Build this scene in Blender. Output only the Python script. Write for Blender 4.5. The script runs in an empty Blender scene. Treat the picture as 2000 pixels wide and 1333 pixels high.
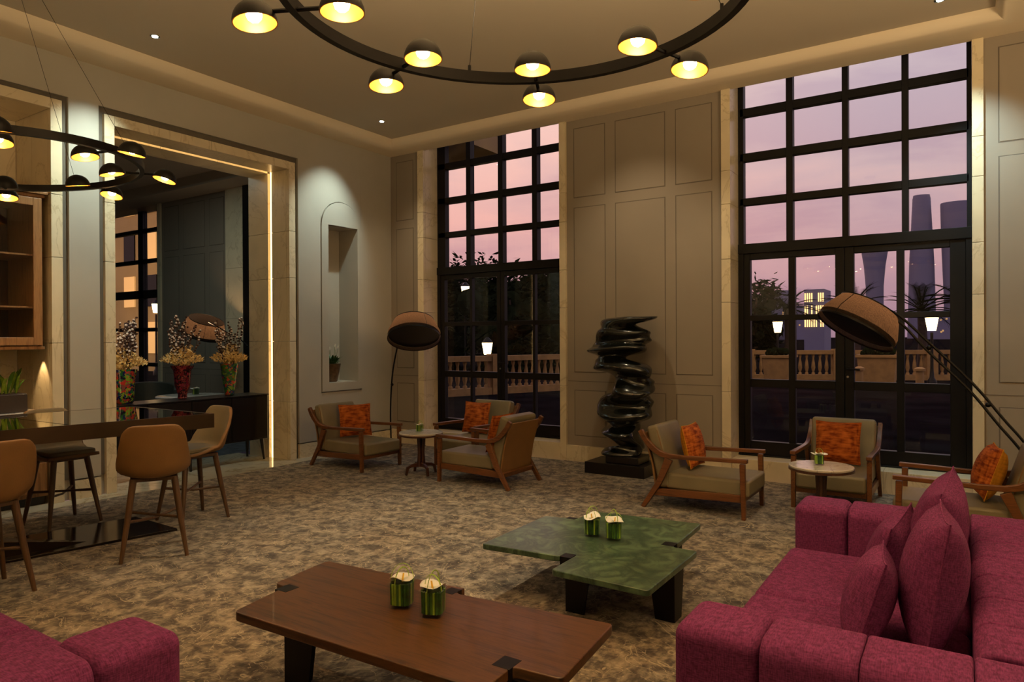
import bpy, bmesh, math, random
from mathutils import Vector, Matrix, Euler
PI = math.pi
R = math.radians
sc = bpy.context.scene
COL = sc.collection
random.seed(7)

# ------------------------------------------------------------------ camera
yaw, pitch, roll = R(33.241), R(-0.195), R(-0.293)
f_ = Vector((-math.sin(yaw)*math.cos(pitch), math.cos(yaw)*math.cos(pitch), math.sin(pitch)))
r_ = Vector((math.cos(yaw), math.sin(yaw), 0)); u_ = r_.cross(f_)
cr, sr = math.cos(roll), math.sin(roll)
r2, u2 = r_*cr+u_*sr, -r_*sr+u_*cr
cd = bpy.data.cameras.new('camera'); cam = bpy.data.objects.new('camera', cd); COL.objects.link(cam)
M = Matrix((r2, u2, -f_)).transposed().to_4x4(); M.translation = (0, 0, 1.55)
cam.matrix_world = M
cd.sensor_width = 36; cd.lens = 36*1349.2/2000; cd.clip_start = 0.05; cd.clip_end = 5000
sc.camera = cam
sc.view_settings.view_transform = 'Standard'; sc.view_settings.look = 'None'
sc.view_settings.exposure = 0.0; sc.view_settings.gamma = 1
try: sc.view_settings.use_curve_mapping = False
except Exception: pass
sc.cycles.use_denoising = True
sc.cycles.max_bounces = 8; sc.cycles.diffuse_bounces = 4; sc.cycles.glossy_bounces = 4
sc.cycles.transmission_bounces = 6; sc.cycles.transparent_max_bounces = 12
sc.cycles.sample_clamp_indirect = 4.0
sc.cycles.caustics_reflective = False; sc.cycles.caustics_refractive = False

def C(r, g, b):
    def l(v):
        v /= 255.0
        return v/12.92 if v <= 0.04045 else ((v+0.055)/1.055)**2.4
    return (l(r), l(g), l(b), 1)

# ------------------------------------------------------------------ world: dusk sky
w = bpy.data.worlds.new('dusk_sky'); sc.world = w; w.use_nodes = True
nt = w.node_tree; nt.nodes.clear()
def N(nt, t, **k):
    n = nt.nodes.new(t)
    for a, b in k.items(): setattr(n, a, b)
    return n
def ramp(nt, pts, src=None, interp='LINEAR'):
    n = N(nt, 'ShaderNodeValToRGB'); cr_ = n.color_ramp; cr_.interpolation = interp
    while len(cr_.elements) < len(pts): cr_.elements.new(0.5)
    for e, (p, c) in zip(cr_.elements, pts): e.position = p; e.color = c if len(c) == 4 else (*c, 1)
    if src is not None: nt.links.new(src, n.inputs[0])
    return n
L = nt.links.new
tc = N(nt, 'ShaderNodeTexCoord'); sep = N(nt, 'ShaderNodeSeparateXYZ'); L(tc.outputs['Generated'], sep.inputs[0])
east = ramp(nt, [(0.0, C(150,120,135)), (0.05, C(166,130,142)), (0.13, C(184,148,154)), (0.3, C(200,180,182)), (0.6, C(184,170,184)), (1, C(110,112,150))], sep.outputs['Z'])
west = ramp(nt, [(0.0, C(176,130,134)), (0.06, C(196,148,150)), (0.16, C(218,166,160)), (0.3, C(226,188,180)), (0.6, C(200,175,185)), (1, C(120,118,152))], sep.outputs['Z'])
mr = N(nt, 'ShaderNodeMapRange'); mr.inputs[1].default_value = -0.08; mr.inputs[2].default_value = -0.42; L(sep.outputs['X'], mr.inputs[0])
mx = N(nt, 'ShaderNodeMix', data_type='RGBA'); L(mr.outputs[0], mx.inputs[0]); L(east.outputs[0], mx.inputs[6]); L(west.outputs[0], mx.inputs[7])
mp = N(nt, 'ShaderNodeMapping'); mp.inputs['Scale'].default_value = (1.5, 1.5, 5.5); mp.inputs['Rotation'].default_value = (0.2, 0.12, 0.3); L(tc.outputs['Generated'], mp.inputs[0])
nz = N(nt, 'ShaderNodeTexNoise'); nz.inputs['Scale'].default_value = 2.6; nz.inputs['Detail'].default_value = 5; nz.inputs['Roughness'].default_value = 0.5; nz.inputs['Distortion'].default_value = 0.4; L(mp.outputs[0], nz.inputs['Vector'])
cl = ramp(nt, [(0.38, (0.84, 0.80, 0.90, 1)), (0.5, (0.98, 0.97, 1.0, 1)), (0.66, (1.13, 1.06, 1.02, 1))], nz.outputs[0])
mm = N(nt, 'ShaderNodeMix', data_type='RGBA', blend_type='MULTIPLY'); mm.inputs[0].default_value = 1; L(mx.outputs[2], mm.inputs[6]); L(cl.outputs[0], mm.inputs[7])
bg = N(nt, 'ShaderNodeBackground'); bg.inputs[1].default_value = 1.2; L(mm.outputs[2], bg.inputs[0])
wo = N(nt, 'ShaderNodeOutputWorld'); L(bg.outputs[0], wo.inputs[0])

# ------------------------------------------------------------------ room lights
K = 1.0
def light(name, typ, loc, power, color, rot=None, **k):
    d = bpy.data.lights.new(name, typ); d.energy = power*K; d.color = color
    for a, b in k.items(): setattr(d, a, b)
    o = bpy.data.objects.new(name, d); COL.objects.link(o); o.location = loc
    if rot: o.rotation_euler = rot
    return o
WARM = (1.0, 0.72, 0.40); COOL = (0.82, 1.0, 0.93); MID = (1.0, 0.80, 0.52)
def aim(o, tgt):
    o.rotation_euler = (Vector(tgt)-o.location).to_track_quat('-Z', 'Y').to_euler()
def spot(name, loc, tgt, power, color, deg, blend=0.5, rad=0.03):
    o = light(name, 'SPOT', loc, power, color, spot_size=R(deg), spot_blend=blend, shadow_soft_size=rad); aim(o, tgt); return o
# unseen warm fill spots added behind and beside the camera
for px_, py_, pw_ in ((1.8,-.6,8),(2.2,3.0,70)): spot('lounge_fill_spot', (px_,py_,4.25), (px_-.5,py_+.8,0), pw_, WARM, 96, 0.9)
light('ceiling_fill', 'AREA', (-1.42, 2.2, 2.95), 190, WARM, (PI, 0, 0), shape='DISK', size=1.2)  # added warm fill that brightens the ceiling, not a part of the chandelier
light('uplight_fill', 'AREA', (-4.0, -1.8, 2.0), 100, WARM, (PI, 0, 0), shape='DISK', size=1.2)  # unseen uplight added behind the camera to bounce warm fill off the ceiling
light('uplight_fill', 'AREA', (2.7, 3.0, 2.0), 330, WARM, (PI, 0, 0), shape='DISK', size=1.2)  # second added uplight, out of view to the right, no lamp stands here
spot('downlight_spot', (-6.40, 3.55, 4.40), (-7.25, 3.40, 2.9), 230, COOL, 62, 1.0)
spot('downlight_spot', (-6.43, 6.62, 4.40), (-7.25, 6.42, 2.9), 150, COOL, 62, 1.0)
spot('downlight_spot', (-0.17, 6.96, 4.40), (0.12, 7.72, 2.6), 250, (.68,.96,1.0), 64, 1.0)
spot('downlight_spot', (-5.0, 6.9, 4.40), (-5.4, 6.9, 0.0), 60, COOL, 34, 0.8)
spot('downlight_spot', (-3.6, 4.6, 4.40), (-3.6, 4.0, 0.0), 430, MID, 60, 0.9)
spot('downlight_spot', (-1.2, 4.8, 4.40), (-1.4, 5.4, 0.0), 150, MID, 56, 0.9)
spot('cabinet_underlight', (-7.42, 3.01, 1.465), (-7.42, 3.07, 0.9), 13, (1,.66,.32), 58, 0.5, 0.01)
spot('wall_wash_light', (-3.2, 6.25, 4.38), (-3.2, 7.8, 1.7), 105, MID, 74, 1.0)
spot('wall_wash_light', (-6.2, 6.4, 4.38), (-6.6, 7.8, 1.7), 75, MID, 70, 1.0)
spot('wall_wash_light', (-1.9, 6.25, 4.38), (-2.1, 7.8, 1.7), 60, MID, 56, 1.0)
spot('sofa_downlight', (0.5, 3.3, 4.38), (-.05, 3.1, 0.5), 120, WARM, 50, 0.9)
light('next_room_fill', 'AREA', (-10.5, 5.0, 4.35), 34, (0.72, 0.9, 0.85), (0, 0, 0), size=2.5)  # added cool fill for the room beyond, separate from the LED strip

# ------------------------------------------------------------------ materials
def newmat(name):
    m = bpy.data.materials.new(name); m.use_nodes = True; nt = m.node_tree
    b = nt.nodes['Principled BSDF']; return m, nt, b
def S(b, **k):
    names = dict(rough='Roughness', metal='Metallic', spec='Specular IOR Level', trans='Transmission Weight', ior='IOR', sheen='Sheen Weight', coat='Coat Weight', emis='Emission Strength')
    for a, v in k.items(): b.inputs[names[a]].default_value = v
def noise(nt, scale, detail=4, rough=0.5, vec=None, dist=0.0, sc3=None, rot=None):
    t = N(nt, 'ShaderNodeTexCoord'); v = t.outputs['Object']
    if sc3 or rot:
        m = N(nt, 'ShaderNodeMapping'); m.inputs['Scale'].default_value = sc3 or (1, 1, 1); m.inputs['Rotation'].default_value = rot or (0, 0, 0)
        nt.links.new(v, m.inputs[0]); v = m.outputs[0]
    n = N(nt, 'ShaderNodeTexNoise'); n.inputs['Scale'].default_value = scale; n.inputs['Detail'].default_value = detail; n.inputs['Roughness'].default_value = rough; n.inputs['Distortion'].default_value = dist
    nt.links.new(v, n.inputs['Vector']); return n
def bump(nt, b, src, strength=0.2, dist=0.01):
    n = N(nt, 'ShaderNodeBump'); n.inputs['Strength'].default_value = strength; n.inputs['Distance'].default_value = dist
    nt.links.new(src, n.inputs['Height']); nt.links.new(n.outputs[0], b.inputs['Normal'])
def plain(name, c, rough=0.5, metal=0, var=0.12, scale=8, bmp=0.0, bscale=60, **k):
    m, nt, b = newmat(name); S(b, rough=rough, metal=metal, **k)
    n = noise(nt, scale, 4)
    lo = tuple(x*(1-var) for x in c[:3])+(1,); hi = tuple(min(1, x*(1+var)) for x in c[:3])+(1,)
    rp = ramp(nt, [(0.35, lo), (0.65, hi)], n.outputs[0]); nt.links.new(rp.outputs[0], b.inputs['Base Color'])
    if bmp: bump(nt, b, noise(nt, bscale, 3).outputs[0], bmp)
    return m
def fabric(name, c, rough=0.9, weave=260, var=0.35, c2=None):
    m, nt, b = newmat(name); S(b, rough=rough, sheen=0.0, spec=0.15)
    n1 = noise(nt, weave, 2, sc3=(1, 0.18, 0.18)); n2 = noise(nt, weave, 2, sc3=(0.18, 0.18, 1)); n3 = noise(nt, 3, 3)
    ad = N(nt, 'ShaderNodeMath', operation='ADD'); nt.links.new(n1.outputs[0], ad.inputs[0]); nt.links.new(n2.outputs[0], ad.inputs[1])
    hf = N(nt, 'ShaderNodeMath', operation='MULTIPLY'); hf.inputs[1].default_value = 0.5; nt.links.new(ad.outputs[0], hf.inputs[0])
    lo = tuple(x*(1-var) for x in c[:3])+(1,); hi = c2 or tuple(min(1, x*(1+var)) for x in c[:3])+(1,)
    rp = ramp(nt, [(0.38, lo), (0.62, hi)], hf.outputs[0]); nt.links.new(rp.outputs[0], b.inputs['Base Color'])
    bump(nt, b, hf.outputs[0], 0.35, 0.004); return m
def wood(name, dark, light, rough=0.4, axis=0, scale=6, coat=0.1):
    m, nt, b = newmat(name); S(b, rough=rough, coat=coat)
    s = [9, 9, 9]; s[axis] = 0.7
    n = noise(nt, scale, 6, 0.65, sc3=tuple(s), dist=0.6)
    n2 = noise(nt, 1.5, 3)
    mxx = N(nt, 'ShaderNodeMath', operation='MULTIPLY_ADD'); mxx.inputs[1].default_value = 0.75; nt.links.new(n.outputs[0], mxx.inputs[0])
    h = N(nt, 'ShaderNodeMath', operation='MULTIPLY'); h.inputs[1].default_value = 0.25; nt.links.new(n2.outputs[0], h.inputs[0]); nt.links.new(h.outputs[0], mxx.inputs[2])
    rp = ramp(nt, [(0.36, dark), (0.52, light), (0.66, dark)], mxx.outputs[0]); nt.links.new(rp.outputs[0], b.inputs['Base Color'])
    bump(nt, b, n.outputs[0], 0.08, 0.003); return m
def marble(name, base, vein, rough=0.3, scale=1.6, amount=0.03, cloud=0.12):
    m, nt, b = newmat(name); S(b, rough=rough)
    n = noise(nt, scale, 7, 0.6, dist=1.2, sc3=(1, 1, 0.7), rot=(0.5, 0.3, 0.2))
    sub = N(nt, 'ShaderNodeMath', operation='SUBTRACT'); sub.inputs[1].default_value = 0.5; nt.links.new(n.outputs[0], sub.inputs[0])
    ab = N(nt, 'ShaderNodeMath', operation='ABSOLUTE'); nt.links.new(sub.outputs[0], ab.inputs[0])
    v = ramp(nt, [(0.0, vein), (amount, base)], ab.outputs[0])
    n2 = noise(nt, 4, 4); hi = tuple(x*(1-cloud) for x in (1, 1, 1))+(1,)
    c2 = ramp(nt, [(0.35, hi), (0.65, (1, 1, 1, 1))], n2.outputs[0])
    mu = N(nt, 'ShaderNodeMix', data_type='RGBA', blend_type='MULTIPLY'); mu.inputs[0].default_value = 1
    nt.links.new(v.outputs[0], mu.inputs[6]); nt.links.new(c2.outputs[0], mu.inputs[7]); nt.links.new(mu.outputs[2], b.inputs['Base Color'])
    return m
def emit(name, c, s):
    m, nt, b = newmat(name); b.inputs['Base Color'].default_value = c; b.inputs['Emission Color'].default_value = c; b.inputs['Emission Strength'].default_value = s
    return m
def glass(name, tint=(0.92, 0.95, 0.93, 1), gloss=1.0):
    m = bpy.data.materials.new(name); m.use_nodes = True; nt = m.node_tree; nt.nodes.clear()
    t = N(nt, 'ShaderNodeBsdfTransparent'); t.inputs[0].default_value = tint
    g = N(nt, 'ShaderNodeBsdfGlossy'); g.inputs['Roughness'].default_value = 0.0; g.inputs[0].default_value = (gloss, gloss, gloss, 1)
    fr = N(nt, 'ShaderNodeFresnel'); fr.inputs[0].default_value = 1.5
    ge = N(nt, 'ShaderNodeNewGeometry'); iv = N(nt, 'ShaderNodeMath', operation='SUBTRACT'); iv.inputs[0].default_value = 1; nt.links.new(ge.outputs['Backfacing'], iv.inputs[1])
    fm = N(nt, 'ShaderNodeMath', operation='MULTIPLY'); nt.links.new(fr.outputs[0], fm.inputs[0]); nt.links.new(iv.outputs[0], fm.inputs[1])
    mi = N(nt, 'ShaderNodeMixShader'); nt.links.new(fm.outputs[0], mi.inputs[0]); nt.links.new(t.outputs[0], mi.inputs[1]); nt.links.new(g.outputs[0], mi.inputs[2])
    o = N(nt, 'ShaderNodeOutputMaterial'); nt.links.new(mi.outputs[0], o.inputs[0]); return m
def speckle(name, cols, scale, rough=0.3, kind='voronoi', emis=0):
    m, nt, b = newmat(name); S(b, rough=rough)
    t = N(nt, 'ShaderNodeTexCoord'); v = N(nt, 'ShaderNodeTexVoronoi'); v.inputs['Scale'].default_value = scale
    n = noise(nt, scale*0.8, 3); ad = N(nt, 'ShaderNodeVectorMath', operation='ADD'); nt.links.new(t.outputs['Object'], ad.inputs[0])
    sv = N(nt, 'ShaderNodeVectorMath', operation='SCALE'); sv.inputs['Scale'].default_value = 0.12; nt.links.new(n.outputs['Color'], sv.inputs[0]); nt.links.new(sv.outputs[0], ad.inputs[1])
    nt.links.new(ad.outputs[0], v.inputs['Vector'])
    sp = N(nt, 'ShaderNodeSeparateColor'); nt.links.new(v.outputs['Color'], sp.inputs[0])
    k = len(cols); rp = ramp(nt, [(i/k, c) for i, c in enumerate(cols)], sp.outputs[0], 'CONSTANT')
    nt.links.new(rp.outputs[0], b.inputs['Base Color'])
    return m
def carpet_mat():
    m, nt, b = newmat('carpet_mottled'); S(b, rough=0.95, spec=0.1, sheen=0.1)
    n = noise(nt, 9.0, 5, 0.62, dist=0.5, sc3=(1.0, 1.0, 1)); n3 = noise(nt, 34, 4, 0.6, sc3=(1, 0.6, 1)); n2 = noise(nt, 0.75, 3)
    a1 = N(nt, 'ShaderNodeMath', operation='MULTIPLY_ADD'); a1.inputs[1].default_value = 0.68; nt.links.new(n.outputs[0], a1.inputs[0])
    a2 = N(nt, 'ShaderNodeMath', operation='MULTIPLY'); a2.inputs[1].default_value = 0.32; nt.links.new(n3.outputs[0], a2.inputs[0]); nt.links.new(a2.outputs[0], a1.inputs[2])
    rp = ramp(nt, [(0.37, C(60,56,54)), (0.455, C(86,80,73)), (0.525, C(122,113,100)), (0.62, C(152,143,126))], a1.outputs[0])
    hue = ramp(nt, [(0.35, (0.86, 0.92, 1.02, 1)), (0.65, (1.06, 0.98, 0.86, 1))], n2.outputs[0])
    mu = N(nt, 'ShaderNodeMix', data_type='RGBA', blend_type='MULTIPLY'); mu.inputs[0].default_value = 1; nt.links.new(rp.outputs[0], mu.inputs[6]); nt.links.new(hue.outputs[0], mu.inputs[7])
    # fine pale crackle lines
    l1 = noise(nt, 3.2, 3, 0.5, dist=1.5); sb = N(nt, 'ShaderNodeMath', operation='SUBTRACT'); sb.inputs[1].default_value = 0.5; nt.links.new(l1.outputs[0], sb.inputs[0])
    ab = N(nt, 'ShaderNodeMath', operation='ABSOLUTE'); nt.links.new(sb.outputs[0], ab.inputs[0])
    l2 = noise(nt, 4.6, 3, 0.5, dist=2.0, sc3=(0.6, 1.3, 1), rot=(0, 0, 0.7)); s2 = N(nt, 'ShaderNodeMath', operation='SUBTRACT'); s2.inputs[1].default_value = 0.47; nt.links.new(l2.outputs[0], s2.inputs[0])
    a22 = N(nt, 'ShaderNodeMath', operation='ABSOLUTE'); nt.links.new(s2.outputs[0], a22.inputs[0]); mn = N(nt, 'ShaderNodeMath', operation='MINIMUM'); nt.links.new(ab.outputs[0], mn.inputs[0]); nt.links.new(a22.outputs[0], mn.inputs[1])
    ln = ramp(nt, [(0.0, (0.6, 0.6, 0.6, 1)), (0.008, (0, 0, 0, 1))], mn.outputs[0])
    m2 = N(nt, 'ShaderNodeMix', data_type='RGBA'); nt.links.new(ln.outputs[0], m2.inputs[0]); nt.links.new(mu.outputs[2], m2.inputs[6]); m2.inputs[7].default_value = C(196,180,150)
    nt.links.new(m2.outputs[2], b.inputs['Base Color']); bump(nt, b, noise(nt, 300, 2).outputs[0], 0.3, 0.004)
    return m

MT = dict(
    wall=plain('wall_paint_light', C(170,164,150), 0.75, var=0.03, scale=2, bmp=0.05, bscale=200),
    panel=plain('wall_panel_taupe', C(140,128,112), 0.62, var=0.03, scale=2, bmp=0.04, bscale=200),
    panelg=plain('panel_groove_shadow', C(104,93,80), 0.8, var=0.05),
    groove=plain('groove_dark', C(96,88,76), 0.8, var=0.05),
    cove=plain('cove_plaster_lit', C(222,206,178), 0.8, var=0.02, scale=1),  # paler than the ceiling: light on the cove is put into its colour
    ceil=plain('ceiling_plaster', C(186,174,154), 0.85, var=0.02, scale=1),
    stone=marble('cream_marble', C(222,206,172), C(202,184,148), 0.28, 1.4, 0.016, 0.10),
    floor2=marble('polished_marble_floor', C(190,182,160), C(160,145,118), 0.08, 1.0, 0.02),
    carpet=carpet_mat(),
    frame=plain('window_frame_dark', C(12,10,9), 0.5, metal=0.0, spec=.25, var=0.15, scale=5),
    black=plain('black_lacquer', C(16,14,14), 0.3, var=0.2),
    blackm=plain('black_matte_metal', C(22,20,19), 0.45, metal=0.6, var=0.2),
    bronze=plain('dark_bronze', C(76,60,46), 0.3, metal=0.7, var=0.18, scale=3),
    plinth=plain('dark_bronze_plate', C(44,36,31), 0.12, metal=0.5, var=0.2, scale=3),
    gold=plain('brass_inside', C(222,156,66), 0.35, metal=0.3, var=0.05),
    steel=plain('brushed_steel', C(180,176,168), 0.3, metal=1.0, var=0.08),
    glass=glass('window_glass', (0.985, 0.99, 0.985, 1)), vglass=glass('clear_vase_glass', (0.95, 0.98, 0.96, 1)),
    topglass=plain('table_glass_top', C(228,226,212), 0.03, metal=1.0, var=0.03),
    chairwood=wood('walnut_chair_wood', C(74,42,20), C(108,66,34), 0.35, 0, 5),
    stoolwood=wood('stool_leg_wood', C(62,42,26), C(88,62,38), 0.4, 2, 5),
    darkwood=wood('dark_table_wood', C(48,26,18), C(74,42,28), 0.3, 2, 4),
    oak=wood('cabinet_oak', C(108,74,42), C(150,108,66), 0.42, 2, 4),
    tablewood=wood('coffee_table_wood', C(38,23,11), C(86,55,28), 0.4, 0, 3.6, 0.05),
    greenst=marble('green_marble', C(92,116,86), C(48,68,52), 0.3, 5.5, 0.13, 0.35),
    white=marble('white_marble_top', C(214,206,194), C(170,160,150), 0.15, 4, 0.02),
    leather=plain('olive_leather', C(116,106,80), 0.5, var=0.1, scale=4, bmp=0.12, bscale=120),
    tan=plain('tan_leather', C(120,86,46), 0.5, var=0.08, scale=4, bmp=0.12, bscale=140),
    cream=plain('cream_leather', C(120,110,86), 0.5, var=0.08, scale=4, bmp=0.1, bscale=140),
    seatd=plain('grey_seat_pad', C(112,100,76), 0.55, var=0.08, scale=4),
    sofa=fabric('magenta_wool', C(108,47,90), weave=280, var=0.36),
    orange=fabric('orange_velvet', C(148,58,18), 0.8, 60, 0.5, C(186,102,40)),
    yellow=fabric('mustard_velvet', C(196,134,40), 0.75, 60, 0.2),
    bronze2=plain('sculpture_patina', C(20,24,21), 0.2, metal=0.35, var=0.4, scale=3, coat=0.7),
    leaf=plain('leaf_green', C(62,104,30), 0.45, var=0.35, scale=14),
    leafd=plain('leaf_dark_green', C(40,78,28), 0.4, var=0.4, scale=30),
    grass=plain('grass_blade', C(140,172,58), 0.4, var=0.25, scale=20),
    petal=plain('white_petal', C(250,248,236), 0.5, var=0.04),
    orchid=plain('cream_blossom', C(232,196,128), 0.6, var=0.12, scale=30),
    spadix=plain('yellow_spadix', C(240,190,50), 0.6, var=0.1),
    cotton=plain('cotton_white', C(232,214,200), 0.9, var=0.06),
    twig=plain('brown_twig', C(72,42,24), 0.8, var=0.3),
    pot=plain('terracotta_bronze_pot', C(104,80,56), 0.5, metal=0.3, var=0.3, scale=18),
    potd=plain('dark_planter', C(42,32,26), 0.5, var=0.15),
    soil=plain('soil', C(40,28,20), 0.95, var=0.4),
    vred=speckle('red_mosaic_glass', [C(50,8,14), C(96,20,26), C(120,50,44), C(40,10,20), C(110,30,50)], 44, 0.12),
    vgreen=speckle('green_mosaic_glass', [C(60,110,40), C(30,80,60), C(170,60,50), C(110,140,50), C(40,50,90), C(60,100,50)], 34, 0.12),
    vmulti=speckle('multicolour_mosaic_glass', [C(30,90,50), C(20,26,90), C(180,50,40), C(120,150,40), C(20,20,40), C(130,70,60)], 32, 0.12),
    bulb=emit('warm_bulb', (1.0, 0.70, 0.34, 1), 60.0),
    led=emit('led_strip', (1.0, 0.68, 0.30, 1), 3.2),
    dl=emit('downlight_glow', (0.9, 1.0, 0.9, 1), 30.0),
    lantern=emit('lantern_glow', (1.0, 0.74, 0.36, 1), 9.0),
    tower=plain('tower_haze_blue', C(112,112,140), 0.6, var=0.06, scale=0.02),  # distance haze is put into this blue-grey colour
    facade=plain('facade_stone', C(164,138,88), 0.8, var=0.12, scale=0.5),
    litwin2=emit('string_light_gold', (1.0, 0.66, 0.26, 1), 1.6),
    litwin=emit('lit_window_gold', (1.0, 0.62, 0.22, 1), 0.28),
    ground=plain('outdoor_paving', C(28,25,25), 0.9, spec=0.0, var=0.3, scale=1.2),
    sand=plain('balustrade_stone', C(146,112,62), 0.8, var=0.15, scale=6),
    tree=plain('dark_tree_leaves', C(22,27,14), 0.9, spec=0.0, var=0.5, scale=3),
    bark=plain('palm_bark', C(60,44,32), 0.9, var=0.3),
    lampwall=plain('copper_lit_cloth', C(150,110,80), 0.7),
    carpet2=plain('adjacent_carpet', C(60,66,74), 0.95, var=0.4, scale=7),
    chaird=plain('dark_green_leather', C(58,60,52), 0.5, var=0.1),
)
# lamp shade fabric: translucent dark gauze
def shade_mat():
    m = bpy.data.materials.new('lamp_shade_gauze'); m.use_nodes = True; nt = m.node_tree; nt.nodes.clear()
    d = N(nt, 'ShaderNodeBsdfDiffuse'); d.inputs[0].default_value = C(50,43,40)
    t = N(nt, 'ShaderNodeBsdfTranslucent'); t.inputs[0].default_value = C(150,122,100)
    n = noise(nt, 240, 2, sc3=(1, 1, 0.1)); rp = ramp(nt, [(0.4, (0.2, 0.2, 0.2, 1)), (0.6, (0.4, 0.4, 0.4, 1))], n.outputs[0])
    mi = N(nt, 'ShaderNodeMixShader'); nt.links.new(rp.outputs[0], mi.inputs[0]); nt.links.new(d.outputs[0], mi.inputs[1]); nt.links.new(t.outputs[0], mi.inputs[2])
    o = N(nt, 'ShaderNodeOutputMaterial'); nt.links.new(mi.outputs[0], o.inputs[0]); return m
MT['shade'] = shade_mat()

# ------------------------------------------------------------------ builders
class B:
    def __init__(s): s.bm = bmesh.new()
    def box(s, x0, x1, y0, y1, z0, z1, mat=None):
        v = [s.bm.verts.new((x, y, z)) for x in (x0, x1) for y in (y0, y1) for z in (z0, z1)]
        if mat: 
            for q in v: q.co = mat @ q.co
        for f in ((0,1,3,2),(4,6,7,5),(0,4,5,1),(2,3,7,6),(0,2,6,4),(1,5,7,3)): s.bm.faces.new([v[i] for i in f])
        return s
    def prism(s, pts, z0, z1, mat=None):
        mm_ = mat or Matrix.Identity(4)
        a = [s.bm.verts.new(mm_ @ Vector((x, y, z0))) for x, y in pts]; b = [s.bm.verts.new(mm_ @ Vector((x, y, z1))) for x, y in pts]; n = len(pts)
        s.bm.faces.new(list(reversed(a))); s.bm.faces.new(b)
        for i in range(n): s.bm.faces.new((a[i], a[(i+1) % n], b[(i+1) % n], b[i]))
        return s
    def hull(s, bottom, top):
        a = [s.bm.verts.new(p) for p in bottom]; b = [s.bm.verts.new(p) for p in top]; n = len(a)
        s.bm.faces.new(list(reversed(a))); s.bm.faces.new(b)
        for i in range(n): s.bm.faces.new((a[i], a[(i+1) % n], b[(i+1) % n], b[i]))
        return s
    def lathe(s, prof, seg=24, c=(0, 0, 0), cap=True, mat=None):
        rings = []
        for r, z in prof:
            rings.append([s.bm.verts.new((c[0]+r*math.cos(2*PI*i/seg), c[1]+r*math.sin(2*PI*i/seg), c[2]+z)) for i in range(seg)])
        for a, b in zip(rings, rings[1:]):
            for i in range(seg): s.bm.faces.new((a[i], a[(i+1) % seg], b[(i+1) % seg], b[i]))
        if cap: s.bm.faces.new(list(reversed(rings[0]))); s.bm.faces.new(rings[-1])
        if mat:
            for rg in rings:
                for q in rg: q.co = mat @ q.co
        return s
    def tube(s, pts, rad, seg=8, cap=True, flat=1.0):
        pts = [Vector(p) for p in pts]; n = len(pts)
        rads = rad if isinstance(rad, (list, tuple)) else [rad]*n
        rings = []; up = None
        for i, p in enumerate(pts):
            d = (pts[min(i+1, n-1)]-pts[max(i-1, 0)]).normalized()
            if up is None: up = Vector((0, 0, 1)) if abs(d.z) < 0.9 else Vector((1, 0, 0))
            sd = d.cross(up).normalized(); up = sd.cross(d).normalized()
            rings.append([s.bm.verts.new(p+sd*rads[i]*math.cos(2*PI*k/seg)+up*rads[i]*flat*math.sin(2*PI*k/seg)) for k in range(seg)])
        for a, b in zip(rings, rings[1:]):
            for k in range(seg): s.bm.faces.new((a[k], a[(k+1) % seg], b[(k+1) % seg], b[k]))
        if cap: s.bm.faces.new(list(reversed(rings[0]))); s.bm.faces.new(rings[-1])
        return s
    def bar(s, pts, w, h, side=(0, 1, 0)):
        """rectangular section swept along pts in a plane whose normal is side"""
        pts = [Vector(p) for p in pts]; sd = Vector(side); n = len(pts); rings = []
        hs = h if isinstance(h, (list, tuple)) else [h]*n; ws = w if isinstance(w, (list, tuple)) else [w]*n
        for i, p in enumerate(pts):
            d = (pts[min(i+1, n-1)]-pts[max(i-1, 0)]).normalized(); up = sd.cross(d).normalized()
            rings.append([s.bm.verts.new(p+sd*ws[i]/2*a+up*hs[i]/2*b) for a, b in ((-1,-1),(1,-1),(1,1),(-1,1))])
        for a, b in zip(rings, rings[1:]):
            for k in range(4): s.bm.faces.new((a[k], a[(k+1) % 4], b[(k+1) % 4], b[k]))
        s.bm.faces.new(list(reversed(rings[0]))); s.bm.faces.new(rings[-1]); return s
    def ico(s, c, r, sub=1, sc3=(1, 1, 1)):
        m = Matrix.Translation(c) @ Matrix.Diagonal((*sc3, 1))
        bmesh.ops.create_icosphere(s.bm, subdivisions=sub, radius=r, matrix=m); return s
    def quad(s, *p):
        s.bm.faces.new([s.bm.verts.new(q) for q in p]); return s
    def leaf(s, base, tip, width, droop=0.0, fold=0.15, n=5):
        base, tip = Vector(base), Vector(tip); d = tip-base; sd = d.cross(Vector((0, 0, 1)))
        sd = sd.normalized() if sd.length > 1e-6 else Vector((1, 0, 0)); rows = []
        for i in range(n+1):
            t = i/n; p = base+d*t+Vector((0, 0, droop*4*t*(1-t)-droop*t*t*0.5)); wd = width*math.sin(PI*min(0.98, t*0.92+0.06))**0.8*0.5
            rows.append((s.bm.verts.new(p-sd*wd+Vector((0, 0, wd*fold))), s.bm.verts.new(p), s.bm.verts.new(p+sd*wd+Vector((0, 0, wd*fold)))))
        for a, b in zip(rows, rows[1:]):
            s.bm.faces.new((a[0], a[1], b[1], b[0])); s.bm.faces.new((a[1], a[2], b[2], b[1]))
        return s
    def obj(s, name, mat, parent=None, smooth=False, bev=0, seg=2, loc=None, solid=0, sub=0):
        me = bpy.data.meshes.new(name); bmesh.ops.recalc_face_normals(s.bm, faces=s.bm.faces); s.bm.to_mesh(me); s.bm.free()
        mats = mat if isinstance(mat, (list, tuple)) else [mat]
        for q in mats: me.materials.append(MT[q] if isinstance(q, str) else q)
        if smooth or bev:
            me.polygons.foreach_set('use_smooth', [True]*len(me.polygons))
            if not bev:
                try: me.set_sharp_from_angle(angle=R(40))
                except Exception: pass
        o = bpy.data.objects.new(name, me); COL.objects.link(o)
        if parent: o.parent = parent
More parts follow.
